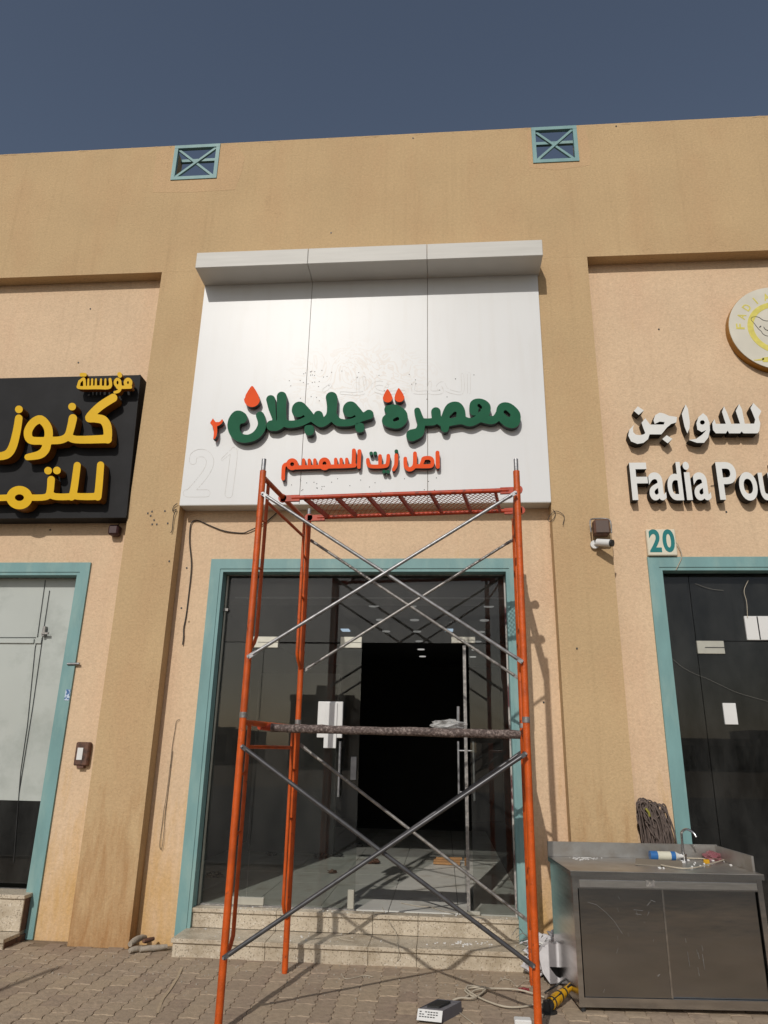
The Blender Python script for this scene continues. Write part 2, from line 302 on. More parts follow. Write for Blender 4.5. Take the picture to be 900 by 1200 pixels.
# ------------------------------------------------------------------ ground and pavement
g = MB(); g.add([(-900, -900, -.10), (900, -900, -.10), (900, 900, -.10), (-900, 900, -.10)], [(0, 1, 2, 3)])
tag(g.build('ground', m_earth), kind='structure')
m_asph = M('asphalt', (.055, .053, .05), rough=.85, var=.25, scale=8, col2=(.13, .12, .105), c2scale=1.4, c2lo=.5, c2hi=.75, bump=.6, bscale=120)
r_ = MB(); r_.add([(-90, -26, -.092), (90, -26, -.092), (90, .1, -.092), (-90, .1, -.092)], [(0, 1, 2, 3)]); tag(r_.build('road', m_asph), kind='structure')
b = MB(); b.box(-8.2, 8.2, -3.86, .14, -.09, -.006)
pave = tag(b.build('pavement', m_bed), kind='structure')
LP, WP = .225, .135
def paver_outline(l=LP, w=WP, gap=.0022, a=.011):
    def f(x): # zigzag with period l/2
        t = (x/(l/2)) % 1.0
        return a*(0 if t < .15 or t > .85 else (1 if .35 < t < .65 else ((t-.15)/.2 if t <= .35 else (.85-t)/.2)))
    xs = [0, .075, .175, .325, .425, .5, .575, .675, .825, .925, 1.0]
    bot = [(l*t, f(l*t)) for t in xs]; ends = [(0, .3), (.009, .42), (.009, .6), (0, .72)]
    right = [(l+dx, w*t) for dx, t in ends]; top = [(l*t, w+f(l*t)) for t in xs[::-1]]; left = [(dx, w*t) for dx, t in ends[::-1]]
    P = [Vector(p) for p in bot+right+top+left]; c = Vector((l/2, w/2)); n = len(P); area = sum(P[i].x*P[(i+1) % n].y-P[(i+1) % n].x*P[i].y for i in range(n))
    def inset(d):
        o = []
        for i in range(n):
            e1 = (P[i]-P[i-1]).normalized(); e2 = (P[(i+1) % n]-P[i]).normalized(); nn = Vector((-e1.y-e2.y, e1.x+e2.x)); nn.normalize(); o.append(P[i]+nn*d)
        return o
    return inset(gap), inset(gap+.0035), n
_o1, _o2, _pn = paver_outline(gap=.0015)
def paver_geom(dx, dy, dz):
    vs = [(p.x+dx, p.y+dy, -.05) for p in _o1]+[(p.x+dx, p.y+dy, -.005+dz) for p in _o1]+[(p.x+dx, p.y+dy, dz) for p in _o2]
    n = _pn; fs = [(i, (i+1) % n, (i+1) % n+n, i+n) for i in range(n)]+[(i+n, (i+1) % n+n, (i+1) % n+2*n, i+2*n) for i in range(n)]+[tuple(range(2*n, 3*n))]
    return vs, fs
q = MB(); vs, fs = paver_geom(-LP/2, -WP/2, 0); q.add(vs, fs)
pv0 = q.build('paver', m_pav, pave, fix=False); at = pv0.data.attributes.new('tone', 'FLOAT', 'FACE')
kb = MB().box(-.497, .497, -.06, .06, -.13, .02, ch=.012).build('kerb_stone', M('kerb_concrete', srgb(150, 144, 132), rough=.9, var=.15, scale=8), pave)
for k in range(16):
    o = kb if k == 0 else kb.copy()
    if k: COL.objects.link(o); o.parent = pave
    o.location = (-7.5+k, -3.925, 0)
cells = []
ang = rad(91.5)
for j in range(-58, 58):
    for i in range(-27, 4):
        x = i*LP+(j % 2)*LP/2+.02; y = j*WP
        X, Y = x*math.cos(ang)-y*math.sin(ang), x*math.sin(ang)+y*math.cos(ang)
        if not (-7.6 < X < 7.8 and -3.74 < Y < .02): continue
        if -2.9 < X < 1.3 and Y > .06: continue
        cells.append((X, Y))
def seen(c):
    d = Vector((c[0], c[1], 0))-CAM_POS; z = d.dot(_fw)
    if z <= .1: return False
    px = 450+FPX*d.dot(_r2)/z; py = 600-FPX*d.dot(_u2)/z
    return -10 < px < 910 and py < 1212
def hidden(c): return .92 < c[0] < 2.3 and -.95 < c[1] < -.3
vis = sorted([c for c in cells if seen(c) and not hidden(c)], key=lambda c: (Vector((c[0], c[1], 0))-CAM_POS).length)
single = vis[:300]; sset = set(single)
for k, c in enumerate(single):
    o = pv0 if k == 0 else pv0.copy()
    if k: COL.objects.link(o); o.parent = pave
    o.location = (c[0], c[1], random.uniform(-.0025, .0025)); o.rotation_euler = (random.uniform(-.008, .008), random.uniform(-.006, .006), ang)
q = MB(); tones = []
ca, sa = math.cos(ang), math.sin(ang)
for c in cells:
    if c in sset: continue
    vs, fs = paver_geom(-LP/2, -WP/2, random.uniform(-.0025, .0025)); q.add([(c[0]+v[0]*ca-v[1]*sa, c[1]+v[0]*sa+v[1]*ca, v[2]) for v in vs], fs); tones += [random.random()]*len(fs)
o = q.build('paver_field', m_pav, pave, fix=False); o['kind'] = 'stuff'
a = o.data.attributes.new('tone', 'FLOAT', 'FACE'); a.data.foreach_set('value', tones)

# ------------------------------------------------------------------ the building
B = thing('shop_building', 'long tan rendered shop row with recessed peach bays and teal framed glass shopfronts', 'building')
ZR, ZT = 6.683, 8.515; XL, XR = -9.0, 9.0
P1, P2 = (-3.137, -2.612), (1.050, 1.590)
# parapet band with two notches for the vents
V = [(-3.190, -2.628), (1.078, 1.596)]
pb = MB(); zv = 7.985
pb.box(XL, XR, 0, .25, ZR, zv)
xs = [XL, V[0][0], V[0][1], V[1][0], V[1][1], XR]
for i in (0, 2, 4): pb.box(xs[i], xs[i+1], 0, .25, zv, ZT)
pbo = pb.build('parapet', m_tan, B)
# uneven rendered arris along the top
e = MB()
for i in (0, 2, 4):
    x0, x1 = xs[i], xs[i+1]; n = int((x1-x0)/.06); pts = []
    for k in range(n+1): pts.append((x0+(x1-x0)*k/n, .02+random.uniform(-.004, .004), ZT-.012+random.uniform(-.004, .006)))
    e.tube(pts, .022, n=6)
e.build('render_edge', m_tan, B)
MB().box(XL, XR, .251, 9, 7.3, 7.45).build('roof', m_int, B)
for x0, x1 in (P1, P2, (-7.33, -6.80), (5.24, 5.78)): MB().box(x0, x1, 0, .15, -.05, ZR-.001).build('pilaster', m_tan, B)
# recessed bay walls with door openings (Y .15 - .30)
bays = [(-6.80, -3.137, -6.35, -3.60, 3.235), (-2.612, 1.050, -2.18, .640, 3.262), (1.590, 5.24, 2.025, 4.90, 3.272)]
for x0, x1, o0, o1, zt in bays:
    w = MB(); w.box(x0-.002, o0, .15, .30, -.05, ZR+.1); w.box(o1, x1+.002, .15, .30, -.05, ZR+.1); w.box(o0, o1, .15, .30, zt, ZR+.1); w.build('bay_wall', m_peach, B)
for a_, b_ in ((-9, -6.80), (5.24, 9)): MB().box(a_, b_, .15, .30, -.05, ZR+.1).build('bay_wall', m_peach, B)
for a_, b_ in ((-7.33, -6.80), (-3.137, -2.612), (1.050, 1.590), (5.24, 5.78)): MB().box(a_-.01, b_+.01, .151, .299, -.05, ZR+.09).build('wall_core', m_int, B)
# party walls, back wall, ceiling, floor slab
FZ = .285
pw = MB()
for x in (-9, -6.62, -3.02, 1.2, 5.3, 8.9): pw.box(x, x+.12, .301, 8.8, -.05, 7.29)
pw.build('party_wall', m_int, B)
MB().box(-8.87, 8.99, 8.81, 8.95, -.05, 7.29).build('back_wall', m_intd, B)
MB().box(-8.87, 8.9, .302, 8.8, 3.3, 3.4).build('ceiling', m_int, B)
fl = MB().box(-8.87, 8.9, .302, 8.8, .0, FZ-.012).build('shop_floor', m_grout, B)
tile0 = MB().box(-.297, .297, -.297, .297, -.011, 0).build('floor_tile', m_tile, fl)
k = 0
for i in range(7):
    for j in range(11):
        x = -2.58+i*.6; y = .62+j*.6
        if x > .95: continue
        o = tile0 if k == 0 else tile0.copy()
        if k: COL.objects.link(o); o.parent = fl
        o.location = (x, y, FZ+random.uniform(-.0006, .0006)); k += 1
# ceiling bulkhead, partition and counter inside, seen dimly through the glass
zbk = W(450, 702, Y=.46).z
bk = MB().box(-2.5, 1.1, .46, .8, zbk, 3.295).build('bulkhead', M('grey_bulkhead', (.22, .22, .215), rough=.5), B)
MB().box(-2.1, .95, .452, .459, zbk, zbk+.018).build('trim_strip', m_paper, bk)
MB().box(-2.6, -1.45, 3.6, 3.75, FZ, 2.6).build('partition', M('grey_partition', (.16, .16, .155), rough=.7), B)
# down-lights, and bluish glowing squares at ceiling height
m_lamp = bpy.data.materials.new('downlight_glow'); m_lamp.use_nodes = True; pbs = m_lamp.node_tree.nodes['Principled BSDF']; pbs.inputs['Emission Color'].default_value = (1, .97, .92, 1); pbs.inputs['Emission Strength'].default_value = .42; pbs.inputs['Base Color'].default_value = (.2, .2, .2, 1)
m_squares = bpy.data.materials.new('bluish_square_glow'); m_squares.use_nodes = True; pbs = m_squares.node_tree.nodes['Principled BSDF']; pbs.inputs['Emission Color'].default_value = (.62, .8, 1, 1); pbs.inputs['Emission Strength'].default_value = 1.5
def disc(x, y, z, r, n=20, h=.012):
    q = MB(); q.tube([(x, y, z), (x, y, z-h)], r, n=n); return q
for x in (-.85, -.38, .575):
    for y in range(2, 5 if x < -.8 else 8):
        disc(x, y+.2, 3.3, .062).build('downlight', m_lamp, B)
for x, y in ((.133, 1.99), (-1.456, 4.1), (.1, 4.05)): MB().box(x-.06, x+.06, y-.1, y+.1, 3.286, 3.299).build('ceiling_glow_square', m_squares, B)

# --- vents
for (x0, x1) in V:
    vf = MB(); t = .045
    vf.box(x0, x1, .20, .235, ZT-.055, ZT-.015)
    for yy in (-.012,):
        vf.box(x0, x1, yy, yy+.045, zv, zv+t); vf.box(x0, x1, yy, yy+.045, ZT-.01-t, ZT-.01)
        vf.box(x0, x0+t, yy+.001, yy+.044, zv+t, ZT-.01-t); vf.box(x1-t, x1, yy+.001, yy+.044, zv+t, ZT-.01-t)
    vo = vf.build('vent_frame', m_teal, B)
    a0 = Vector((x0+t, .01, zv+t)); a1 = Vector((x1-t, .01, ZT-.01-t)); c0 = Vector((x0+t, .012, ZT-.01-t)); c1 = Vector((x1-t, .012, zv+t))
    for p, q_, off in ((a0, a1, 0), (c0, c1, .008)):
        d = (q_-p); mid = (p+q_)/2+Vector((0, off, 0)); n = Vector((-d.z, 0, d.x)).normalized()
        MB().obox(mid, d/2, (0, .012, 0), n*.014).build('cross_bar', m_teal, vo)

m_pinkr = stucco('pink_patch_render', srgb(193, 163, 126), srgb(176, 132, 88))
for (x0, x1), (l, r, d) in zip(V, ((.22, .30, .16), (.05, .14, .07))):
    rr_ = random.Random(int(x1*100)); J = lambda a: a+rr_.uniform(-.02, .02)
    outer = [(x0-l, J(ZT-.05)), (J(x0-l), zv+.30), (J(x0-l), zv+.05), (x0-l*.9, J(zv-d)), (J((x0+x1)/2), J(zv-d-.02)), (x1+r*.8, J(zv-d)), (J(x1+r), zv+.1), (J(x1+r), zv+.3), (x1+r*.7, J(ZT-.05)), (x1+.003, ZT-.03), (x1+.003, zv-.003), (x0-.003, zv-.003), (x0-.003, ZT-.03)]
    MB().prism(outer, -.0012, -.0003).build('render_patch', m_pinkr, B)

# --- shopfront frames (teal trim proud of the bay wall, then a reveal)
def shopfront(x0, x1, z1, tw=.098, name='door_frame'):
    f = MB(); y0, y1 = .128, .149
    f.box(x0, x0+tw, y0, y1, 0, z1); f.box(x1-tw, x1, y0, y1, 0, z1); f.box(x0+tw, x1-tw, y0, y1, z1-tw, z1)
    i0, i1, zi = x0+tw, x1-tw, z1-tw; s = .03
    f.box(i0, i0+s, .136, .262, 0, zi-s); f.box(i1-s, i1, .136, .262, 0, zi-s); f.box(i0, i1, .136, .262, zi-s, zi)
    return f.build(name, m_teal, B)
SF = shopfront(-2.277, .737, 3.357); SFL = shopfront(-6.45, -3.515, 3.325); SFR = shopfront(1.935, 4.99, 3.367)
YG = .28
def pane(x0, x1, z0, z1, mat, parent, y=YG, name='glass_pane'):
    return MB().box(x0, x1, y-.005, y+.005, z0, z1).build(name, mat, parent)
def fitting(x0, x1, z0, z1, parent, y=YG, name='patch_fitting', mat=None):
    return MB().box(x0, x1, y-.022, y+.018, z0, z1, ch=.003).build(name, mat or m_patch, parent)
# main shop
pane(-2.125, -1.722, FZ+.01, 2.56, m_glass, SF); pane(-2.125, .60, 2.566, 3.225, m_glasst, SF)
lf = pane(-1.716, -.768, FZ+.012, 2.552, m_glass, SF, name='door_leaf')
pane(.246, .60, FZ+.01, 2.56, m_glass, SF)
for x0, x1, z0, z1 in ((-1.83, -1.58, 2.508, 2.615), (-.975, -.768, 2.512, 2.618), (.085, .31, 2.566, 2.625)):
    ft = fitting(x0, x1, z0, z1, SF)
    MB().box(x0+.05, x1-.004, YG-.0245, YG-.0225, (z0+z1)/2-.004, (z0+z1)/2).build('fitting_joint', m_ink, ft)
fitting(-1.86, -1.56, FZ+.014, FZ+.075, SF); fitting(-.83, -.775, FZ+.014, FZ+.16, SF)
fitting(.19, .30, FZ+.002, FZ+.03, SF, y=YG+.002)
fitting(-.84, -.785, 1.33, 1.53, SF, name='door_lock', mat=m_dktube)
def pull(xc, y, z0, z1, parent, side=-1):
    h = MB(); h.tube([(xc, y+side*.065, z0), (xc, y+side*.065, z1)], .011, n=10)
    for z in (z0+.06, z1-.06): h.tube([(xc, y+side*.065, z), (xc, y, z)], .008, n=8)
    return h.build('door_handle', m_galv, parent)
pull(-.935, YG, 1.19, 1.66, SF)
# the leaf standing open, swung inwards and seen almost edge-on
LX = .205
lo = MB().box(LX-.005, LX+.005, YG+.01, YG+.95, FZ+.02, 2.54).build('open_door_leaf', m_glassd, SF)
MB().box(LX-.014, LX+.014, YG-.005, YG+.010, FZ+.02, 2.545).build('door_edge_rail', m_galvd, SF)
for s in (-1, 1):
    h = MB(); x = LX+s*.068; h.tube([(x, YG+.02, 1.18), (x, YG+.02, 1.68)], .011); 
    for z in (1.25, 1.6): h.tube([(x, YG+.02, z), (LX+s*.014, YG+.02, z)], .008)
    h.build('door_handle', m_galv, SF)
# silver seals down both jambs, head channel
MB().box(-2.142, -2.127, .262, .29, FZ, 3.22).build('seal_strip', m_patch, SF)
m_peel = M('peeling_tape', srgb(170, 165, 160), rough=.6, var=.2, scale=8, col2=srgb(84, 40, 44), c2scale=5, c2lo=.5, c2hi=.56, stretch=(1, 1, .6))
MB().box(.596, .611, .255, .29, FZ, 3.21).build('seal_strip', m_peel, SF)
MB().box(-2.12, .59, .262, .279, 3.218, 3.23).build('head_channel', m_galvd, SF)
MB().box(-2.12, -.77, .268, .29, FZ+.001, FZ+.012).build('floor_channel', m_galvd, SF)
tp = MB(); tp.prism([(-1.156, 1.78), (-1.156, 2.0), (-.93, 2.0), (-.93, 1.78), (-.93, 1.70), (-1.156, 1.70)], YG-.05, YG-.012)
n_ = MB().box(-1.158, -.925, YG-.045, YG-.008, 1.69, 2.012, ch=.004).build('white_box', m_paper, SF); MB().box(-1.09, -.975, YG-.058, YG-.046, 1.60, 2.00, ch=.003).build('white_flap', m_paper, n_)
# a small bracket on the left jamb, at the height of the top patch
MB().box(-2.165, -2.10, .24, .262, 2.86, 2.885).build('jamb_bracket', m_galvd, SF)

# right shop, dark tinted
pane(2.065, 2.335, FZ+.01, 3.235, m_glassd, SFR); lr = pane(2.341, 3.30, FZ+.012, 2.60, m_glassd, SFR, name='door_leaf'); pane(2.341, 4.86, 2.606, 3.235, m_glassd, SFR); pane(3.306, 4.86, FZ+.01, 2.60, m_glassd, SFR)
def patchpx(x0, y0, x1, y1, parent, mat=None, name='patch_fitting', y=YG):
    a_ = W(x0, y1, Y=y-.02); b_ = W(x1, y0, Y=y-.02); return fitting(a_.x, b_.x, a_.z, b_.z, parent, y, name, mat)
pf = patchpx(818, 751, 848, 766, SFR)
a_ = W(826, 758.5, Y=YG-.02); b_ = W(849, 758.5, Y=YG-.02); MB().box(a_.x, b_.x, YG-.0245, YG-.0225, a_.z-.006, a_.z+.002).build('fitting_joint', m_ink, pf)
patchpx(850, 824, 862, 849, SFR, m_paper, 'white_plate'); patchpx(876, 722, 888, 750, SFR, m_paper, 'paper_notice'); patchpx(890, 722, 903, 750, SFR, m_paper, 'paper_notice')
def wire(pts, r, mat, name, parent=None, n=6, sm=4):
    q = MB(); q.tube(pts, r, n=n, smooth_path=sm); return q.build(name, mat, parent)
wire([W(x, y, Y=YG-.03) for x, y in ((877, 680), (872, 692), (875, 706), (876, 724))], .003, m_wirew, 'loose_wire', SFR)
wire([W(x, y, Y=YG-.02) for x, y in ((788, 772), (800, 782), (815, 790), (828, 795), (845, 803), (865, 812), (900, 822))], .0012, m_wiregr, 'loose_wire', SFR)
wire([W(x, y, Y=YG-.02) for x, y in ((815, 684), (832, 690), (848, 692))], .0018, m_wiregr, 'loose_wire', SFR)

# left shop, white film behind the glass down to knee height
zf = W(20, 938, Y=YG).z
fp = MB().box(-6.3, -3.64, YG-.005, YG+.005, zf, 3.20).build('filmed_pane', m_film, SFL)
pane(-6.3, -3.64, .40, zf-.003, m_glassd, SFL)
MB().box(-6.35, -3.62, .262, .279, 3.19, 3.215).build('head_channel', m_galvd, SFL)
for pts in (((53, 680), (44, 745), (41, 760), (32, 850), (24, 905), (16, 1010)), ((58, 692), (50, 745), (38, 830), (22, 930))):
    wire([W(x, y, Y=YG-.012) for x, y in pts], .003, m_ink, 'pane_joint', SFL, sm=1)
wire([W(x, y, Y=YG-.012) for x, y in ((-20, 747), (22, 747), (42, 747))], .0025, m_ink, 'pane_joint', SFL, sm=1)
patchpx(-10, 748.5, 40, 753.5, SFL, m_film); patchpx(41, 747, 49, 754, SFL, m_film)
lk = MB(); a_ = W(52, 740, Y=YG-.03); lk.box(a_.x-.012, a_.x+.012, YG-.05, YG-.006, a_.z-.05, a_.z+.05); lk.box(a_.x-.012, a_.x+.06, YG-.06, YG-.045, a_.z-.03, a_.z-.012); lk.build('lock_lever', m_galvd, SFL)
patchpx(75, 808, 83, 821, SFL, m_stk, 'sticker', y=.147)
h = MB(); a_ = W(79, 778, Y=.12); h.tube([a_, a_+Vector((.12, 0, .003))], .012); h.build('frame_bolt', m_galv, SFL)

# --- steps in terrazzo slabs, joints between them
def steps(x0, x1, x1b, yf1, z1, yf2, z2, cuts, yend=.30):
    st = MB().box(x0+.01, x1-.012, yf1+.02, yend-.002, -.05, z1-.032).add([], []).build('entrance_steps', m_conc, B)
    MB().box(x0+.02, x1b-.012, yf2+.02, yend-.002, z1-.031, z2-.033).build('step_core', m_conc, st)
    def row(a, b, y0, y1, za, zb, nm, cc):
        ed = [a]+[c for c in cc if a+.05 < c < b-.05]+[b]
        for i in range(len(ed)-1): MB().box(ed[i]+.0015, ed[i+1]-.0015, y0+random.uniform(-.0015, .0015), y1, za, zb+random.uniform(-.001, .001), ch=.003).build(nm, m_terr, st)
    row(x0, x1, yf1, yf1+.018, -.02, z1-.033, 'riser_slab', cuts); row(x0-.01, x1+.008, yf1-.02, yf2+.0, z1-.032, z1, 'tread_slab', [c+.001 for c in cuts])
    row(x0+.01, x1b, yf2, yf2+.018, z1+.001, z2-.033, 'riser_slab', cuts); row(x0+.005, x1b, yf2-.02, .27, z2-.032, z2, 'tread_slab', cuts)
    return st
steps(-2.175, .90, .735, -.19, .133, .17, FZ, [-1.42, -.60, -.22])
zl2 = .405
def steps_left():
    st = MB().box(-6.3, -3.76, -.10, .25, -.05, .17).build('entrance_steps', m_conc, B)
    return st
s2 = W(30, 1049, Y=.02); s1 = W(8, 1092, Y=-.30)
def steps2():
    xa = W(29, 1050, Y=.02).x; za = W(10, 1048, Y=.02).z; xb = W(9, 1110, Z=0.0).x; yb = W(6, 1113, Z=0.0).y
    zb = W(2, 1100, Y=yb).z
    st = MB().box(-6.3, xb-.012, yb+.02, .262, -.05, zb-.03).build('entrance_steps', m_conc, B)
    MB().box(-6.3, xa-.012, .04, .262, zb-.029, za-.03).build('step_core', m_conc, st)
    for (a, b_, y0, y1, z0, z1, nm) in ((-6.3, xb, yb, yb+.018, -.02, zb-.031, 'riser_slab'), (-6.3, xb+.01, yb-.02, .018, zb-.03, zb, 'tread_slab'), (-6.3, xa, .02, .038, zb+.001, za-.031, 'riser_slab'), (-6.3, xa+.01, 0, .262, za-.03, za, 'tread_slab')):
        MB().box(a, b_, y0, y1, z0, z1, ch=.003).build(nm, m_terr, st)
    MB().box(-6.3, -3.62, .262, .30, za-.03, za+.001).build('sill', m_galvd, SFL)
    MB().box(xb-.012, xb, yb+.018, .127, -.02, zb-.031).build('end_slab', m_brown, st); MB().box(xa-.012, xa, .038, .127, zb+.001, za-.031).build('end_slab', m_brown, st)
steps2()
steps(2.0, 4.95, 4.90, -.19, .133, .17, FZ, [2.8, 3.6, 4.2])

# ------------------------------------------------------------------ lettering tools
def sdf_loops(strokes, subs=(), step=.5, outline=None):
    """union of tapered strokes [(x,y,r),...] -> closed contour loops, in photograph-pixel units on the sign face"""
    strokes = [smooth(s_) for s_ in strokes]
    allp = [p for s in strokes for p in s]
    x0 = min(p[0]-p[2] for p in allp)-2; x1 = max(p[0]+p[2] for p in allp)+2; y0 = min(p[1]-p[2] for p in allp)-2; y1 = max(p[1]+p[2] for p in allp)+2
    nx = int((x1-x0)/step)+2; ny = int((y1-y0)/step)+2
    gx = x0+np.arange(nx)*step; gy = y0+np.arange(ny)*step; GX, GY = np.meshgrid(gx, gy)
    def field(ss):
        D = np.full(GX.shape, 1e3)
        for s in ss:
            s = list(s); s = s+[s[0]] if len(s) == 1 else s
            for a, b in zip(s[:-1], s[1:]):
                ax, ay, ar = a; bx, by, br = b; dx, dy = bx-ax, by-ay; l2 = dx*dx+dy*dy+1e-9
                t = np.clip(((GX-ax)*dx+(GY-ay)*dy)/l2, 0, 1)
                D = np.minimum(D, np.hypot(GX-ax-t*dx, GY-ay-t*dy)-(ar+t*(br-ar)))
        return D
    D = field(strokes)
    if subs: D = np.maximum(D, -field(subs))
    if outline: D = np.abs(D)-outline
    return contours(D, x0, y0, step)
def smooth(s_, k=4):
    s_ = list(s_)
    if len(s_) < 3: return s_
    closed = s_[0][:2] == s_[-1][:2]; o = []; n = len(s_)
    for i in range(n-1):
        p1, p2 = s_[i], s_[i+1]; p0 = s_[i-1] if i > 0 else (s_[-2] if closed else p1); p3 = s_[i+2] if i+2 < n else (s_[1] if closed else p2)
        for q in range(k):
            t = q/k; o.append(tuple(.5*(2*p1[c]+(p2[c]-p0[c])*t+(2*p0[c]-5*p1[c]+4*p2[c]-p3[c])*t*t+(3*p1[c]-p0[c]-3*p2[c]+p3[c])*t**3) if c < 2 else p1[2]*(1-t)+p2[2]*t for c in range(3)))
    return o+[s_[-1]]
def contours(D, x0, y0, step):
    D = np.where(np.abs(D) < 1e-6, 1e-6, D); ins = D < 0; nxt = {}; ny, nx = D.shape
    c = ins[:-1, :-1]*1+ins[:-1, 1:]*2+ins[1:, 1:]*4+ins[1:, :-1]*8
    pts = {}
    def ep(kind, i, j):
        key = (kind, i, j)
        if key not in pts:
            if kind == 0: a, b = D[i, j], D[i, j+1]; t = a/(a-b); pts[key] = (x0+(j+t)*step, y0+i*step)
            else: a, b = D[i, j], D[i+1, j]; t = a/(a-b); pts[key] = (x0+j*step, y0+(i+t)*step)
        return key
    T = {1: [('L', 'T')], 2: [('T', 'R')], 3: [('L', 'R')], 4: [('R', 'B')], 5: [('L', 'T'), ('R', 'B')], 6: [('T', 'B')], 7: [('L', 'B')], 8: [('B', 'L')], 9: [('B', 'T')], 10: [('T', 'R'), ('B', 'L')], 11: [('B', 'R')], 12: [('R', 'L')], 13: [('R', 'T')], 14: [('T', 'L')]}
    for i, j in zip(*np.nonzero((c > 0) & (c < 15))):
        i = int(i); j = int(j)
        E = {'T': (0, i, j), 'B': (0, i+1, j), 'L': (1, i, j), 'R': (1, i, j+1)}
        for a, b in T[int(c[i, j])]: nxt.setdefault(ep(*E[a]), []).append(ep(*E[b]))
    loops = []
    while nxt:
        s = next(iter(nxt)); lp = [s]; k = nxt[s].pop()
        if not nxt[s]: del nxt[s]
        while k != s and k in nxt:
            lp.append(k); k2 = nxt[k].pop()
            if not nxt[k]: del nxt[k]
            k = k2
        P = [pts[q] for q in lp]
        if len(P) > 7:
            P = np.array(P); P = (np.roll(P, 1, 0)+2*P+np.roll(P, -1, 0))/4
            keep = []
            for n_ in range(len(P)):
                a, b, d = P[n_-1], P[n_], P[(n_+1) % len(P)]
                if n_ % 2 == 0 or abs(np.cross(b-a, d-b)) > .02*step*step: keep.append(tuple(P[n_]))
            loops.append(keep)
    return loops
def inside(p, lp):
    x, y = p; r = False; n = len(lp)
    for i in range(n):
        (xa, ya), (xb, yb) = lp[i], lp[i-1]
        if (ya > y) != (yb > y) and x < (xb-xa)*(y-ya)/(yb-ya)+xa: r = not r
    return r
def group_loops(loops):
    depth = [sum(inside(lp[0], o) for o in loops if o is not lp) for lp in loops]
    out = []
    for i, lp in enumerate(loops):
        if depth[i] % 2 == 0: out.append([lp]+[o for j, o in enumerate(loops) if depth[j] == depth[i]+1 and inside(o[0], lp)])
    return out
def plate(name, loops, Y, depth, mats, parent):
    """outer loop and holes (X,Z metres) -> solid of real thickness, front face at Y"""
    cu = bpy.data.curves.new(name, 'CURVE'); cu.dimensions = '2D'; cu.fill_mode = 'BOTH'; cu.extrude = depth/2
    for lp in loops:
        sp = cu.splines.new('POLY'); sp.points.add(len(lp)-1)
        for k, (x, z) in enumerate(lp): sp.points[k].co = (x, z, 0, 1)
        sp.use_cyclic_u = True
    return finish_curve(name, cu, Y, depth, mats, parent)
def finish_curve(name, cu, Y, depth, mats, parent, fit=None, rot=None):
    tmp = bpy.data.objects.new('tmp', cu); COL.objects.link(tmp); dg = bpy.context.evaluated_depsgraph_get(); dg.update()
    me = bpy.data.meshes.new_from_object(tmp.evaluated_get(dg)); bpy.data.objects.remove(tmp); bpy.data.curves.remove(cu)
    o0 = Vector((0, 0, 0)); p = parent
    while p is not None: o0 += p.location; p = p.parent
    co = np.zeros(len(me.vertices)*3); me.vertices.foreach_get('co', co); co = co.reshape(-1, 3)
    if fit:
        X0, X1, Z0, Z1, sh = fit; mn = co.min(0); mxx = co.max(0)
        u = (co[:, 0]-mn[0])/(mxx[0]-mn[0]); v = (co[:, 1]-mn[1])/(mxx[1]-mn[1])
        co[:, 0] = X0+u*(X1-X0)+v*sh; co[:, 1] = Z0+v*(Z1-Z0); co[:, 2] *= depth/max(mxx[2]-mn[2], 1e-9)
    if rot: co = rot(co)
    new = np.stack([co[:, 0], Y+depth/2-co[:, 2], co[:, 1]], 1)-np.array(o0)
    me.vertices.foreach_set('co', new.ravel().astype(np.float32)); me.update()
    me.materials.clear()
    for m in mats: me.materials.append(m)
    for pl in me.polygons: pl.material_index = 0 if abs(pl.normal.y) > .8 else len(mats)-1; pl.use_smooth = False
    me.name = name; ob = bpy.data.objects.new(name, me); COL.objects.link(ob); ob.parent = parent; return ob
def letters(name, strokes, subs, Y, depth, mats, parent, step=.5, outline=None):
    for grp in group_loops(sdf_loops(strokes, subs, step, outline)):
        plate(name, [[(W(x, y, Y=Y).x, W(x, y, Y=Y).z) for x, y in lp] for lp in grp], Y, depth, mats, parent)
def polyplate(name, pxloops, Y, depth, mats, parent):
    plate(name, [[(W(x, y, Y=Y).x, W(x, y, Y=Y).z) for x, y in lp] for lp in pxloops], Y, depth, mats, parent)
def glyph(ch, X0, X1, Z0, Z1, Y, depth, mats, parent, name='letter', shear=0., bold=.03, rot=None):
    cu = bpy.data.curves.new('t', 'FONT'); cu.body = ch; cu.extrude = .02; cu.offset = bold; cu.resolution_u = 6
    return finish_curve(name, cu, Y, depth, mats, parent, fit=(X0, X1, Z0, Z1, shear), rot=rot)
def tr(ox, oy, s, strokes): return [[(ox+x/s, oy+y/s, r/s) for x, y, r in st] for st in strokes]
def trp(ox, oy, s, pts): return [(ox+x/s, oy+y/s) for x, y in pts]

# ------------------------------------------------------------------ the white sign of the middle shop
SX0, SX1, SZ0, SZ1, SY = -2.604, 1.046, 3.872, 6.47, -.03
S = thing('shop_sign', 'large white panel sign with projecting canopy and green and orange Arabic letters above the scaffold', 'shop sign', (-.78, 0, SZ0))
cuts = [SX0, -1.394, -.131, SX1]
for i in range(3):
    MB().box(cuts[i]+(.003 if i else 0), cuts[i+1]-(.003 if i < 2 else 0), SY, SY+.02, SZ0, SZ1).build('sign_panel', m_white, S)
    if i: MB().box(cuts[i]-.0028, cuts[i]+.0028, SY+.006, SY+.02, SZ0, SZ1).build('panel_joint', m_seam, S)
MB().box(SX0, SX1, SY+.021, .148, SZ0+.002, SZ1).build('sign_box', m_alu, S)
MB().box(SX0+.004, SX1-.004, SY+.003, .147, SZ0-.006, SZ0+.001).build('sign_return', m_alu, S)
cp = [SX0-.006, -1.392, -.129, SX1+.018]; CY = -.345
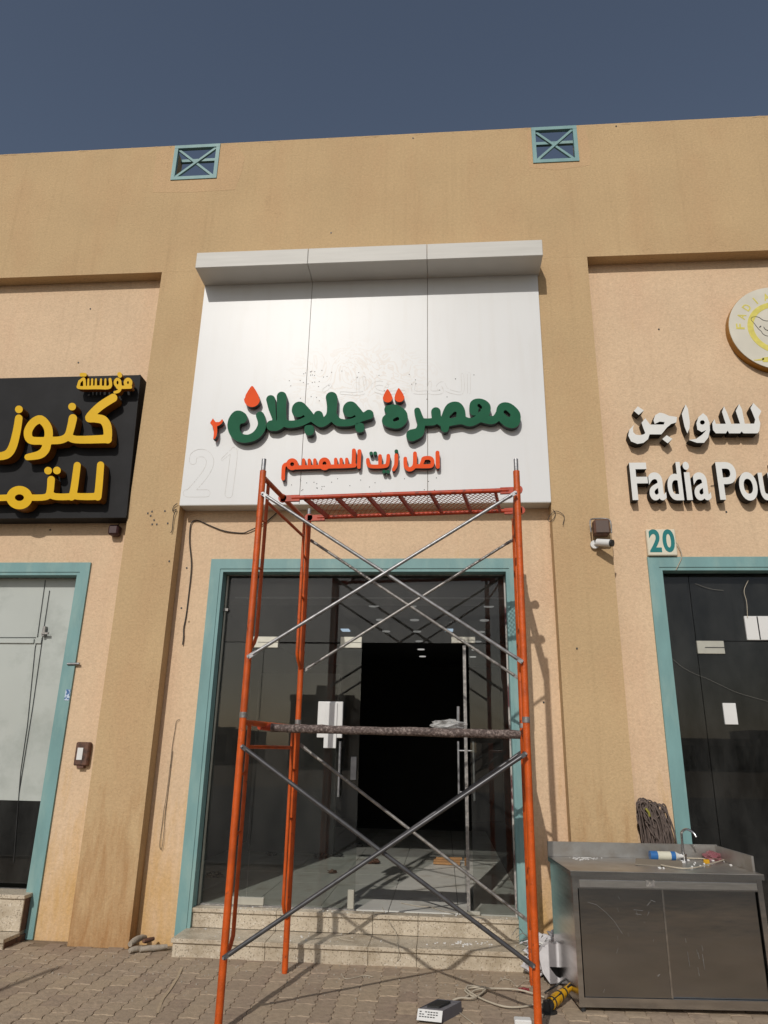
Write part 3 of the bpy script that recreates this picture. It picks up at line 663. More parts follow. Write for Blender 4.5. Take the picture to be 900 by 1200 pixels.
for i in range(3): MB().box(cp[i]+(.002 if i else 0), cp[i+1]-(.002 if i < 2 else 0), CY, -.002, SZ1-.016, 6.648, ch=.004).build('canopy_section', m_alu, S)
LY = SY-.075; LD = .062; GM = [m_green, m_dkside]; OM = [m_orange, m_dkside]
A_ = lambda st: tr(240, 440, 8.18, st)
B_ = lambda st: tr(335, 440, 8.18, st)
C_ = lambda st: tr(440, 440, 10, st)
D_ = lambda st: tr(515, 450, 8.18, st)
# julan: noon, lam-alef, jeem, lam, jeem
letters('letter', A_([[(350, 405, 56), (315, 398, 62), (285, 440, 62), (275, 490, 58), (292, 552, 52), (345, 598, 42), (420, 603, 37), (490, 572, 40), (538, 510, 42), (547, 450, 38), (530, 385, 40)]]), [], LY, LD, GM, S)
letters('letter', A_([[(632, 232, 44), (645, 320, 34), (664, 405, 20), (664, 430, 18)], [(640, 480, 50), (690, 482, 46), (735, 440, 46), (735, 330, 45), (737, 202, 47)], [(735, 430, 44), (790, 466, 34), (850, 470, 30)]])
        + B_([[(0, 462, 34), (60, 466, 34), (130, 455, 34), (200, 425, 34), (245, 400, 34)], [(120, 335, 64), (130, 318, 68), (165, 320, 45), (235, 390, 36)], [(245, 400, 34), (330, 452, 42), (385, 432, 40), (430, 380, 44), (442, 300, 48), (438, 213, 56)], [(312, 382, 44), (330, 430, 36)],
              [(440, 370, 44), (490, 438, 40), (560, 454, 34), (640, 444, 34), (720, 408, 34), (795, 374, 46)], [(610, 335, 64), (620, 318, 70), (655, 320, 45), (725, 392, 36)]]),
        [], LY, LD, GM, S)
letters('letter_dot', B_([[(205, 505, 28), (240, 505, 28), (240, 545, 25), (210, 545, 25), (205, 505, 28), (222, 525, 30)]]), [], LY, LD, GM, S)
letters('letter_dot', B_([[(690, 482, 26), (724, 482, 26), (724, 518, 24), (694, 518, 24), (690, 482, 26), (707, 500, 30)]]), [], LY, LD, GM, S)
letters('letter', C_([[(155, 400, 52), (230, 400, 60), (305, 450, 62), (312, 510, 62), (270, 558, 60), (200, 562, 55), (135, 530, 60), (160, 490, 50), (200, 470, 60)], [(200, 440, 50), (250, 450, 50)]]), C_([[(222, 522, 17), (256, 508, 22)]]), LY, LD, GM, S)
letters('letter', C_([[(490, 412, 36), (510, 480, 42), (532, 545, 46), (530, 610, 46), (505, 670, 60), (430, 700, 70)], [(535, 545, 44), (620, 545, 42), (690, 535, 44), (712, 480, 52), (708, 428, 56)], [(712, 500, 52), (780, 550, 46), (825, 570, 46)]])
        + D_([[(55, 370, 46), (52, 425, 38)], [(52, 365, 46), (72, 290, 44), (110, 232, 52), (165, 222, 52), (200, 262, 46), (208, 330, 44)], [(55, 370, 42), (130, 360, 36), (210, 346, 40), (290, 366, 40), (355, 345, 38), (405, 305, 46)],
              [(330, 262, 40), (340, 200, 50), (392, 190, 50), (440, 220, 50), (436, 275, 46), (400, 325, 42)], [(405, 325, 42), (490, 346, 40), (540, 332, 36), (580, 280, 40), (600, 245, 50)],
              [(608, 238, 56), (660, 238, 56), (716, 298, 60), (708, 360, 60), (655, 350, 60), (602, 300, 54), (608, 238, 56)]]),
        D_([[(108, 316, 13), (150, 280, 16)], [(378, 205, 15), (394, 224, 16)], [(632, 268, 18), (664, 298, 18)]]), LY, LD, GM, S)
letters('oil_drop', A_([[(452, 226, 76), (453, 150, 34), (453, 104, 4)]]), [], LY, LD, OM, S)
letters('oil_drop', C_([[(143, 258, 58), (142, 200, 27), (142, 162, 3)]]), [], LY, LD, OM, S)
letters('oil_drop', C_([[(280, 252, 59), (275, 190, 27), (272, 150, 3)]]), [], LY, LD, OM, S)
polyplate('numeral', [trp(240, 440, 8.18, [(78, 410), (90, 432), (105, 446), (135, 446), (152, 436), (166, 416), (176, 436), (160, 462), (138, 478), (118, 486), (119, 540), (112, 580), (98, 606), (80, 610), (86, 560), (84, 515), (72, 480), (50, 455)])], LY, LD, OM, S)
# second line in orange
E_ = lambda st: tr(320, 515, 8.18, st)
F_ = lambda st: tr(410, 515, 7.5, st)
LY2 = SY-.06; LD2 = .048
ring = lambda cx, cy, rx, ry, r, n=14: [(cx+rx*math.cos(2*math.pi*k/n), cy+ry*math.sin(2*math.pi*k/n), r) for k in range(n+1)]
letters('letter', E_([[(96, 375, 18), (100, 275, 18), (112, 245, 18), (145, 232, 18)], ring(183, 237, 38, 38, 19), [(205, 268, 20), (400, 262, 19), (750, 252, 19), (770, 225, 20), (775, 105, 19)],
                      [(292, 196, 16), (292, 255, 16)], [(347, 198, 16), (347, 255, 16)], [(400, 196, 16), (400, 255, 16)], ring(493, 233, 38, 42, 19), [(600, 190, 16), (600, 250, 16)], [(652, 190, 16), (652, 250, 16)], [(706, 190, 16), (706, 250, 16)]]), [], LY2, LD2, OM, S, step=.35)
letters('letter', E_([[(828, 112, 19), (822, 264, 17)]]), [], LY2, LD2, OM, S, step=.35)
letters('letter', F_([[(158, 178, 16), (162, 215, 16), (190, 236, 17), (300, 234, 17), (330, 215, 17), (338, 142, 16)], [(265, 145, 16), (265, 228, 16)]]), [], LY2, LD2, OM, S, step=.35)
letters('letter', F_([[(408, 140, 17), (405, 220, 17), (384, 264, 15)]]), [], LY2, LD2, OM, S, step=.35)
letters('letter', F_([[(487, 167, 16), (490, 232, 17), (515, 260, 19), (545, 256, 19), (570, 220, 18), (572, 122, 17)], [(575, 234, 18), (700, 234, 18), (724, 215, 17), (724, 182, 17), (702, 162, 17), (650, 166, 17), (640, 190, 16), (625, 225, 16)]]), [], LY2, LD2, OM, S, step=.35)
letters('letter', F_([[(770, 116, 18), (773, 238, 18)]]), [], LY2, LD2, OM, S, step=.35)
for x, y in ((187, 122), (222, 121), (408, 103), (300, 282), (335, 283)): letters('letter_dot', F_([[(x, y, 16), (x+1, y, 16)]]), [], LY2, LD2, GM, S, step=.35)
# traces left by older letters: pale glue outlines, 1 mm proud
def traces(strokes, w=.24, mat=None, Y=SY-.0012):
    letters('adhesive_trace', strokes, [], Y, .001, [mat or m_glue], S, step=.4, outline=w)
G_ = lambda st: tr(210, 500, 10, st)
traces(G_([[(160, 400, 42), (170, 345, 42), (230, 310, 44), (310, 320, 44), (360, 390, 44), (345, 480, 42), (270, 600, 42), (130, 760, 40), (100, 780, 42), (320, 780, 42)]]))
traces(G_([[(500, 385, 10), (620, 285, 20), (640, 330, 42), (580, 790, 44)]]))
H_ = lambda st: tr(320, 420, 3.75, st)
traces(H_([[(861, 68, 6), (861, 150, 6)], [(832, 72, 6), (832, 148, 6), (790, 148, 7), (760, 135, 8), (745, 112, 10), (728, 124, 10), (740, 146, 8), (690, 148, 8), (690, 108, 7)], [(690, 148, 7), (620, 148, 7), (620, 110, 6)]]), w=.22)
traces(H_([[(575, 148, 7), (520, 150, 7), (480, 150, 7), (450, 140, 8), (440, 118, 9), (470, 108, 9), (500, 120, 8)], [(400, 85, 6), (400, 150, 6), (300, 152, 6)], [(372, 85, 6), (372, 148, 6)], [(250, 120, 8), (225, 140, 8)]]), w=.22)
sc = MB()
for k in range(70):
    x = random.choice([random.uniform(350, 380), random.uniform(340, 560), random.uniform(330, 530)]); y = random.choice([random.uniform(432, 450), random.uniform(440, 470), random.uniform(560, 576)])
    p = W(x, y, Y=SY); sc.obox(p+Vector((0, -.001, 0)), (.004, 0, 0), (0, .001, 0), (0, 0, .004))
sc.build('screw_holes', m_ink, S)['kind'] = 'stuff'

nt = m_white.node_tree; N = nt.nodes; L = nt.links; bw = N['Principled BSDF']; geo = [n for n in N if n.type == 'NEW_GEOMETRY'][0]; base = bw.inputs['Base Color'].links[0].from_socket
vs_ = N.new('ShaderNodeVectorMath'); vs_.operation = 'SUBTRACT'; vs_.inputs[1].default_value = (-.85, 0, 5.25); L.new(geo.outputs['Position'], vs_.inputs[0])
vd = N.new('ShaderNodeVectorMath'); vd.operation = 'MULTIPLY'; vd.inputs[1].default_value = (1.1, 0, 2.0); L.new(vs_.outputs[0], vd.inputs[0])
vl = N.new('ShaderNodeVectorMath'); vl.operation = 'LENGTH'; L.new(vd.outputs[0], vl.inputs[0])
mk = N.new('ShaderNodeMapRange'); mk.inputs[1].default_value = .35; mk.inputs[2].default_value = 1.05; mk.inputs[3].default_value = 1; mk.inputs[4].default_value = 0; L.new(vl.outputs['Value'], mk.inputs[0])
wv = N.new('ShaderNodeTexNoise'); wv.inputs['Scale'].default_value = 2.6; wv.inputs['Detail'].default_value = 3; wv.inputs['Distortion'].default_value = 2.6; L.new(geo.outputs['Position'], wv.inputs['Vector'])
sn = N.new('ShaderNodeMath'); sn.operation = 'MULTIPLY'; sn.inputs[1].default_value = 38; L.new(wv.outputs[0], sn.inputs[0]); s2_ = N.new('ShaderNodeMath'); s2_.operation = 'SINE'; L.new(sn.outputs[0], s2_.inputs[0])
r3_ = N.new('ShaderNodeMapRange'); r3_.inputs[1].default_value = .2; r3_.inputs[2].default_value = 1; r3_.inputs[4].default_value = .42; L.new(s2_.outputs[0], r3_.inputs[0])
mm = N.new('ShaderNodeMath'); mm.operation = 'MULTIPLY'; L.new(mk.outputs[0], mm.inputs[0]); L.new(r3_.outputs[0], mm.inputs[1])
mxs = N.new('ShaderNodeMix'); mxs.data_type = 'RGBA'; L.new(mm.outputs[0], mxs.inputs[0]); L.new(base, mxs.inputs[6]); mxs.inputs[7].default_value = (*srgb(198, 182, 166), 1)
# rain streaks and grime running down from the canopy and over the joints
mg = N.new('ShaderNodeMapping'); mg.inputs['Scale'].default_value = (5, 1, .5); L.new(geo.outputs['Position'], mg.inputs[0]); ng = N.new('ShaderNodeTexNoise'); ng.inputs['Scale'].default_value = 2; ng.inputs['Detail'].default_value = 7; L.new(mg.outputs[0], ng.inputs['Vector'])
rg = N.new('ShaderNodeMapRange'); rg.inputs[1].default_value = .5; rg.inputs[2].default_value = .8; rg.inputs[4].default_value = .14; L.new(ng.outputs[0], rg.inputs[0])
mxg = N.new('ShaderNodeMix'); mxg.data_type = 'RGBA'; L.new(rg.outputs[0], mxg.inputs[0]); L.new(mxs.outputs[2], mxg.inputs[6]); mxg.inputs[7].default_value = (*srgb(188, 180, 168), 1); L.new(mxg.outputs[2], bw.inputs['Base Color'])

# ------------------------------------------------------------------ black sign, left bay
K = thing('shop_sign', 'black box sign with raised yellow Arabic letters in the left bay', 'shop sign', (-4.2, .15, 3.75))
KX, KZ0, KZ1, KY = -3.150, 3.762, 5.352, -.03
KXT, KXB = -3.199, -3.136
MB().prism([(-6.1, KZ0), (KXB, KZ0), (KXT, KZ1), (-6.1, KZ1)], KY, .148).build('sign_box', m_black, K)
fm = MB(); fm.box(-6.1, KXB, KY-.006, .147, KZ0-.02, KZ0-.001); fm.prism([(KXB-.012, KZ0), (KXB+.003, KZ0), (KXT+.003, KZ1), (KXT-.012, KZ1)], KY-.006, KY-.001); fm.build('sign_edge', m_black, K)
YM = [m_yellow, m_yside]; KLY = KY-.125; KLD = .115
K_ = lambda st: tr(0, 410, 4.09, st)
letters('letter', K_([[(90, 328, 18), (80, 390, 19), (60, 465, 20), (30, 503, 20), (-30, 512, 18)]]), [], KLY, KLD, YM, K, step=.6)
letters('letter', K_([[(196, 334, 20), (158, 350, 20), (134, 392, 20), (144, 430, 19), (190, 436, 18), (228, 430, 20), (230, 375, 20), (196, 334, 20)], [(228, 430, 20), (218, 475, 21), (190, 502, 20), (132, 514, 15)], [(225, 434, 18), (290, 432, 18), (325, 412, 18), (340, 370, 19), (349, 328, 20)],
                      [(325, 412, 18), (365, 430, 18), (500, 427, 20), (515, 424, 20), (514, 370, 21), (494, 336, 21), (455, 328, 20), (426, 324, 18), (480, 270, 20), (542, 230, 20)]]), [], KLY, KLD, YM, K, step=.6)
for x, y in ((90, 285), (345, 272), (230, 579), (272, 578)): letters('letter_dot', K_([[(x, y, 18), (x+1, y, 18)]]), [], KLY, KLD, YM, K)
letters('letter', K_([[(482, 552, 17), (470, 690, 18), (458, 702, 17), (370, 702, 16), (350, 690, 16)], [(370, 554, 17), (350, 690, 18), (330, 703, 16), (265, 703, 16), (238, 690, 17)], [(245, 622, 18), (238, 685, 17), (215, 706, 15), (145, 708, 15)], ring(93, 708, 42, 36, 20), [(40, 708, 15), (-60, 712, 15)]]), [], KLY, KLD, YM, K, step=.6)
N_ = lambda st: tr(80, 430, 9, st)
letters('letter', N_([[(120, 150, 14), (110, 190, 16), (120, 218, 16), (300, 215, 20), (435, 212, 18), (440, 130, 15)], [(125, 150, 14), (165, 125, 14), (172, 210, 15)]]+[[(x, 130, 10), (x-3, 212, 12)] for x in (212, 252, 292, 345, 392)]), [], KLY, .06, YM, K, step=.4)
letters('letter', N_([ring(520, 165, 26, 36, 15), [(545, 160, 15), (548, 220, 16), (530, 255, 17), (490, 268, 14)], [(520, 215, 17), (655, 212, 18)], ring(630, 165, 28, 34, 18)]), [], KLY, .06, YM, K, step=.4)
letters('letter_dot', N_([[(138, 82, 20), (175, 82, 20)]]), [], KLY, .06, YM, K, step=.4); letters('letter_dot', N_([[(540, 78, 24), (545, 92, 22)]]), [], KLY, .06, YM, K, step=.4)

# ------------------------------------------------------------------ lettering of the right shop, fixed one by one to the wall
R = thing('wall_lettering', 'white channel letters with dark sides, Arabic line above Fadia Poultry, on the right bay wall', 'lettering', (2.6, .15, 3.9))
RM = [m_wlet, m_gside]; RY, RD = .042, .10
polyplate('letter_dot', [trp(730, 465, 10, [(175, 112), (245, 160), (185, 212), (128, 165)])], RY, RD, RM, R)
polyplate('letter', [trp(730, 465, 10, [(132, 325), (116, 365), (122, 415), (150, 442), (200, 450), (245, 440), (262, 425), (240, 370), (218, 305), (262, 250), (318, 325), (478, 325), (490, 296), (430, 290), (372, 318), (358, 275), (378, 215), (430, 185), (480, 195), (540, 222), (635, 236), (625, 300), (565, 318), (515, 360), (450, 440), (312, 440), (295, 495), (240, 540), (170, 552), (95, 522), (62, 455), (76, 385)])], RY, RD, RM, R)
polyplate('letter_dot', [trp(730, 465, 10, [(513, 450), (580, 492), (525, 545), (460, 495)])], RY, RD, RM, R)
polyplate('letter', [trp(730, 465, 10, [(735, 88), (762, 140), (785, 300), (780, 370), (755, 430), (722, 350), (690, 200)])], RY, RD, RM, R)
polyplate('letter', [trp(800, 465, 9, [(215, 172), (255, 205), (283, 270), (288, 350), (270, 430), (225, 485), (150, 485), (65, 455), (140, 445), (205, 400), (250, 350), (200, 372), (155, 345), (145, 280), (165, 215)]), [(800+(208+26*math.cos(t))/9, 465+(270+24*math.sin(t))/9) for t in np.linspace(0, 2*math.pi, 13)[:-1]]], RY, RD, RM, R)
polyplate('letter', [trp(800, 465, 9, [(435, 100), (470, 170), (512, 285), (605, 283), (560, 150), (595, 75), (625, 130), (655, 283), (755, 283), (765, 240), (715, 120), (745, 65), (830, 150), (800, 215), (820, 280), (808, 360), (790, 385), (640, 385), (622, 365), (605, 385), (490, 385), (475, 355), (455, 385), (350, 385), (320, 350), (312, 280), (335, 235), (350, 285), (455, 285), (440, 240), (415, 160)])], RY, RD, RM, R)
def fpt(x, y): return W(730+x/5.294, 530+y/5.294, Y=RY)
for ch, l, r, y0, y1 in (('F', (60, 290), (144, 80), 64, 296), ('a', (164, 240), (273, 290), 124, 298), ('d', (277, 210), (380, 290), 60, 298), ('i', (396, 290), (436, 290), 58, 296), ('a', (443, 240), (551, 290), 124, 298), ('P', (604, 290), (702, 130), 60, 294), ('o', (722, 210), (834, 210), 122, 300), ('u', (846, 200), (950, 290), 126, 298)):
    a_, b_ = fpt(*l), fpt(*r); mx_ = (l[0]+r[0])/2; glyph(ch, a_.x, b_.x, fpt(mx_, y1).z, fpt(mx_, y0).z, RY, RD, RM, R, bold=.02)
xx = fpt(962, 290).x; z0_ = fpt(960, 297).z; zc_ = fpt(960, 58).z; zx_ = fpt(960, 124).z
for ch, w_, zb_, zt_ in (('l', .075, z0_, zc_), ('t', .12, z0_, zc_-.06), ('r', .13, z0_, zx_), ('y', .20, z0_-.10, zx_)):
    glyph(ch, xx, xx+w_, zb_, zt_, RY, RD, RM, R, bold=.02); xx += w_+.02
wire([W(x, y, Y=.14) for x, y in ((833, 569), (838, 568), (841, 563))], .003, m_wire, 'feed_wire', R)

# round badge
Lg = thing('round_badge', 'round cream disc sign with faded yellow ring and gold rim high on the right bay', 'sign', (3.47, .15, 5.3))
cx, cz, rr = 3.462, 5.775, .487; DY = .06
q = MB(); q.tube([(cx, .148, cz), (cx, DY+.012, cz)], rr+.004, n=64); q.build('rim', m_gold, Lg)
q = MB(); q.tube([(cx, DY+.0115, cz), (cx, DY, cz)], rr, n=64); q.build('disc', m_disc, Lg)
circ = lambda r, n=64: [(cx+r*math.cos(2*math.pi*k/n), cz+r*math.sin(2*math.pi*k/n)) for k in range(n)]
plate('printed_ring', [circ(.305), circ(.245)], DY-.002, .0018, [m_faded], Lg)
for k, ch in enumerate('FADIA'):
    th = rad(176-k*19); c0 = (cx+.375*math.cos(th), cz+.375*math.sin(th)); ph = th-math.pi/2
    def rot(co, c0=c0, ph=ph):
        co = co.copy(); x = co[:, 0]; y = co[:, 1].copy(); X_ = c0[0]+x*math.cos(ph)-y*math.sin(ph); Z_ = c0[1]+x*math.sin(ph)+y*math.cos(ph); co[:, 0] = X_; co[:, 1] = Z_; return co
    hw = .007 if ch == 'I' else .032; glyph(ch, -hw, hw, -.042, .042, DY-.002, .0018, [m_faded], Lg, bold=.02, rot=rot, name='printed_letter')
def inkline(pts, r): letters('printed_outline', [[(x, y, r) for x, y in pts]], [], DY-.0022, .0018, [m_ink], Lg, step=.2)
inkline([(903, 375.8), (898, 376), (893.5, 374.6), (889, 371.6), (884, 371.2), (880.8, 372.4), (880.4, 375), (884, 379), (887, 383), (889.5, 386), (892, 388), (894, 391), (898, 393.4), (904, 394)], .28)
inkline([(890.3, 383.2), (891.6, 382.2)], .6); inkline([(895, 383), (897, 386), (901, 387.5)], .35)
letters('printed_band', [[(896, 421.5, 2.8), (905, 421, 3), (915, 421, 3)]], [], DY-.002, .0018, [m_faded], Lg); letters('printed_band', [[(884, 422, .4), (891, 421.4, 1.0), (894, 420.6, 1.4)]], [], DY-.002, .0018, [m_faded], Lg, step=.3)

# number plate 20
a_ = W(760, 651, Y=.10); b_ = W(791, 620, Y=.10)
NP = thing('house_number_plate', 'cream square plate with teal number 20 above the right shop door frame', 'number plate', ((a_.x+b_.x)/2, .15, a_.z))
MB().box(a_.x, b_.x, .10, .149, a_.z, b_.z, ch=.008).build('plate', m_plate, NP)
for ch, l, r in (('2', (613, 400), (718, 400)), ('0', (723, 320), (829, 320))):
    f20 = lambda x, y: W(680+x/7.5, 590+y/7.5, Y=.098)
    glyph(ch, f20(*l).x, f20(*r).x, f20(l[0]+50, 428).z, f20(l[0]+50, 226).z, .098, .0025, [m_tealp], NP, name='numeral', bold=.03)
wire([W(x, y, Y=.12) for x, y in ((791, 634), (796, 641), (799, 652), (795, 662), (792, 668))], .004, m_wirew, 'hanging_wire', NP)

# floodlight and camera on the pilaster corner
F0 = W(705, 618, Y=-.12)
FLd = thing('floodlight', 'small rusty brown floodlight in a wire bracket on the right pilaster', 'floodlight', (F0.x, 0, F0.z))
MB().box(F0.x-.075, F0.x+.07, -.16, -.05, F0.z-.075, F0.z+.07, ch=.015).build('housing', m_brown, FLd)
MB().box(F0.x-.06, F0.x+.055, -.166, -.1602, F0.z-.06, F0.z+.055).build('lens', M('dusty_lens', srgb(92, 76, 68), rough=.35), FLd)
br = MB(); br.tube([(F0.x-.095, -.10, F0.z-.04), (F0.x-.095, -.10, F0.z+.07), (F0.x-.05, -.07, F0.z+.10), (F0.x+.06, -.07, F0.z+.10), (F0.x+.09, -.10, F0.z+.06), (F0.x+.09, -.10, F0.z-.05)], .007, smooth_path=3); br.box(F0.x-.02, F0.x+.02, -.05, -.001, F0.z-.03, F0.z+.03); br.build('bracket', m_galvd, FLd)
C0 = W(706, 636, Y=-.12)
SCm = thing('security_camera', 'white bullet security camera just below the rusty floodlight', 'security camera', (C0.x, 0, C0.z))
q = MB(); q.tube([C0+Vector((-.04, .03, .012)), C0+Vector((.06, -.05, -.018))], .034, n=16); q.build('body', m_paper, SCm)
q = MB(); q.tube([C0+Vector((.058, -.048, -.0175)), C0+Vector((.078, -.064, -.023))], .032, n=16); q.build('lens_hood', m_rub, SCm)
q = MB(); q.tube([C0+Vector((-.05, .118, .01)), C0+Vector((-.05, .085, .01))], .04, n=16); q.tube([C0+Vector((-.05, .09, .01)), C0+Vector((-.02, .02, .006))], .014); q.build('mount', m_paper, SCm)

# brown meter box with paper, left of the pilaster
I0 = W(96, 883, Y=.10)
MBx = thing('wall_switch_box', 'small brown wall box with a white paper label beside the left shop frame', 'electrical box', (I0.x, .15, I0.z-.1))
MB().box(I0.x-.065, I0.x+.065, .09, .149, I0.z-.105, I0.z+.1, ch=.01).build('box_body', m_brown, MBx)
MB().box(I0.x-.04, I0.x+.012, .086, .0895, I0.z-.055, I0.z+.05).build('paper_label', m_paper, MBx)
MB().box(I0.x-.03, I0.x+.03, .10, .148, I0.z-.125, I0.z-.106).build('cable_gland', m_brown, MBx)
# dark alarm sounder under the black sign
J0 = W(134, 621, Y=.08)
AL = thing('alarm_sounder', 'small dark red sounder box hanging under the black sign', 'alarm', (J0.x, .15, J0.z-.05))
MB().box(J0.x-.055, J0.x+.05, .05, .149, J0.z-.055, J0.z+.05, ch=.016).build('sounder_body', M('dark_maroon_plastic', srgb(58, 30, 32), rough=.5), AL)
wire([(J0.x+.01, .13, J0.z+.05), (J0.x+.02, .12, J0.z+.08), (J0.x+.03, .13, J0.z+.12)], .005, m_wire, 'sounder_wire', AL)

# loose cables on the walls
def cable(label, pxs, Y, r, mat, sm=4, name='wall_cable', cat='cable', grp=None):
    p = [W(x, y, Y=Y)+Vector((0, random.uniform(-.006, .006), 0)) for x, y in pxs]
    return tag(wire(p, r, mat, name, None, sm=sm), label, cat, grp)
zz = lambda ox, oy, s, pts: [(ox+x/s, oy+y/s) for x, y in pts]
cable('long black cable looping from the white sign and dangling left of the middle door', zz(130, 580, 4.5, [(880, 90), (850, 118), (800, 155), (730, 190), (690, 200), (600, 190), (520, 160), (470, 138), (440, 135), (420, 160), (415, 250), (425, 370), (410, 520), (395, 640), (384, 700), (383, 750), (378, 790)]), .135, .006, m_wire)
cable('thin doubled black wire hanging low beside the shaded pilaster edge', zz(0, 640, 4.09, [(862, 830), (845, 840), (838, 880), (825, 960), (815, 1060)])+zz(0, 880, 3.46, [(690, 60), (675, 180), (665, 240), (655, 310), (648, 380), (656, 398), (664, 340), (670, 250), (700, 0)]), .135, .0022, m_wire)
cable('tangle of cut wires poking out at the lower left corner of the white sign', zz(130, 580, 4.5, [(350, 45), (330, 60), (325, 85), (345, 75), (332, 110), (322, 185), (314, 198)]), -.02, .004, m_wire)
cable('curl of cut wires at the lower right corner of the white sign', zz(590, 600, 5.218, [(300, -15), (318, 5), (310, 35), (285, 60), (272, 45), (290, 15), (318, -5), (350, 5), (372, 30), (362, 80)]), -.015, .003, m_wire)
hb = MB()
for x, y in zz(130, 580, 4.5, [(195, 97), (210, 110), (217, 88), (228, 133), (218, 155), (242, 155), (285, 85), (300, 150), (308, 350), (400, 385), (372, 597)])+[(106, 362), (92, 425), (388, 273), (59, 621), (851, 600), (772, 386), (628, 560), (676, 760), (637, 823), (722, 148), (484, 162)]:
    Yw = .15 if (x < 147 or 218 < x < 640 or x > 720) and y > 320 else 0
    p = W(x, y, Y=Yw); hb.obox(p+Vector((0, -.002, 0)), (.007, 0, .002), (0, .003, 0), (-.002, 0, .008))
o = hb.build('wall_fixing_holes', m_ink, B); o['kind'] = 'stuff'

# ------------------------------------------------------------------ scaffold
SCF = thing('scaffold', 'orange tubular scaffold tower two lifts high with steel cross braces in front of the door', 'scaffold', (-.35, -1.1, 0))
PB = dict(FL=((-1.332, -1.699), (-1.322, -1.699)), FR=((.537, -1.617), (.550, -1.632)), RL=((-1.194, -.482), (-1.188, -.539)), RR=((.634, -.500), (.641, -.500)))
ZJ, ZTOP = 1.80, 3.55
def pp(k, z):
    (a, b), (c, d) = PB[k]; t = z/3.55; return Vector((a*(1-t)+c*t, b*(1-t)+d*t, z))
RP, RT = .0235, .017
for f_, r_ in (('FL', 'RL'), ('FR', 'RR')):
    for z0, z1 in ((0.0, ZJ-.002), (ZJ+.002, ZTOP)):
        root = MB(); root.tube([pp(f_, z1-.045), pp(r_, z1-.045)], .019); fr = root.build('end_frame', m_scaf, SCF)
        for k in (f_, r_):
            q = MB(); q.tube([pp(k, z0+(.02 if z0 == 0 else 0)), pp(k, z1)], RP, n=14); q.build('post', m_scaf, fr)
        dirv = (pp(r_, 1)-pp(f_, 1)); dirv.z = 0; dirv.normalize()
        ofs = .125
        for k, s in ((f_, 1), (r_, -1)):
            top = z1-.05; low = z0+.42 if z0 > 0 else z0+.36
            q = MB(); q.tube([pp(k, top)+dirv*s*ofs, pp(k, low+.2)+dirv*s*ofs, pp(k, low+.12)+dirv*s*ofs, pp(k, low+.07)+dirv*s*(ofs*.75), pp(k, low)+dirv*s*.01], .0135, n=8); q.build('inner_tube', m_scaf, fr)
            for zz_ in (z1-.38, z1-.74):
                q = MB(); q.tube([pp(k, zz_), pp(k, zz_+.02)+dirv*s*ofs], .010, n=8); q.build('rung', m_scaf, fr)
        q = MB(); q.tube([pp(f_, z1-.20)+dirv*ofs, pp(r_, z1-.20)-dirv*ofs], .0125, n=8); q.build('lower_rail', m_scaf, fr)
for k in PB:
    q = MB(); q.tube([pp(k, ZTOP-.01), pp(k, ZTOP+.095)], .0165, n=12); q.build('spigot', m_galv, SCF)
    q = MB(); q.tube([pp(k, ZJ-.018), pp(k, ZJ+.018)], RP+.0025, n=14); q.build('joint_collar', m_galvd, SCF)
    q = MB(); q.tube([pp(k, 0), pp(k, .02)], RP-.003, n=12); q.build('foot', m_scaf, SCF)
def onpost(k, py):     # point on a post that shows at image height py
    lo, hi = 0., 3.6
    for _ in range(40):
        m = (lo+hi)/2; d = pp(k, m)-CAM_POS; y = 600-FPX*d.dot(_u2)/d.dot(_fw)
        if y > py: lo = m
        else: hi = m
    return pp(k, lo)
def brace(ka, ya, kb, yb, mat, r=.0125, yo=0., name='cross_brace'):
    a = onpost(ka, ya); b_ = onpost(kb, yb); d = (b_-a).normalized(); off = Vector((0, yo, 0))
    a = a+off+d*.02; b_ = b_+off-d*.02; q = MB()
    q.tube([a+d*.035, b_-d*.035], r, n=10)
    for p, s in ((a, 1), (b_, -1)):
        n = d.cross(Vector((0, 1, 0))).normalized(); q.obox(p+d*s*.03, d*.035, (0, .003, 0), n*.014)
    o = q.build(name, mat, SCF)
    q = MB()
    for p in (a, b_): q.tube([p+Vector((0, -.014, 0)), p+Vector((0, .02, 0))], .007, n=8)
    q.build('brace_pin', m_galv, o); return o
yF, yR = -.034, .034
brace('FL', 578.6, 'FR', 778, m_galv, yo=yF); brace('FR', 579, 'FL', 773, m_galv, yo=yF-.026)
brace('RL', 629.7, 'RR', 795, m_galvd, yo=yR+.026); brace('RR', 630, 'RL', 787, m_galvd, yo=yR)
brace('FL', 872.5, 'FR', 1133, m_dktube, r=.0135, yo=yF); brace('FR', 881, 'FL', 1121.6, m_dktube, r=.0135, yo=yF-.027)
brace('RL', 871, 'RR', 1082.6, m_galvd, yo=yR+.026); brace('RR', 880, 'RL', 1073, m_dktube, yo=yR)
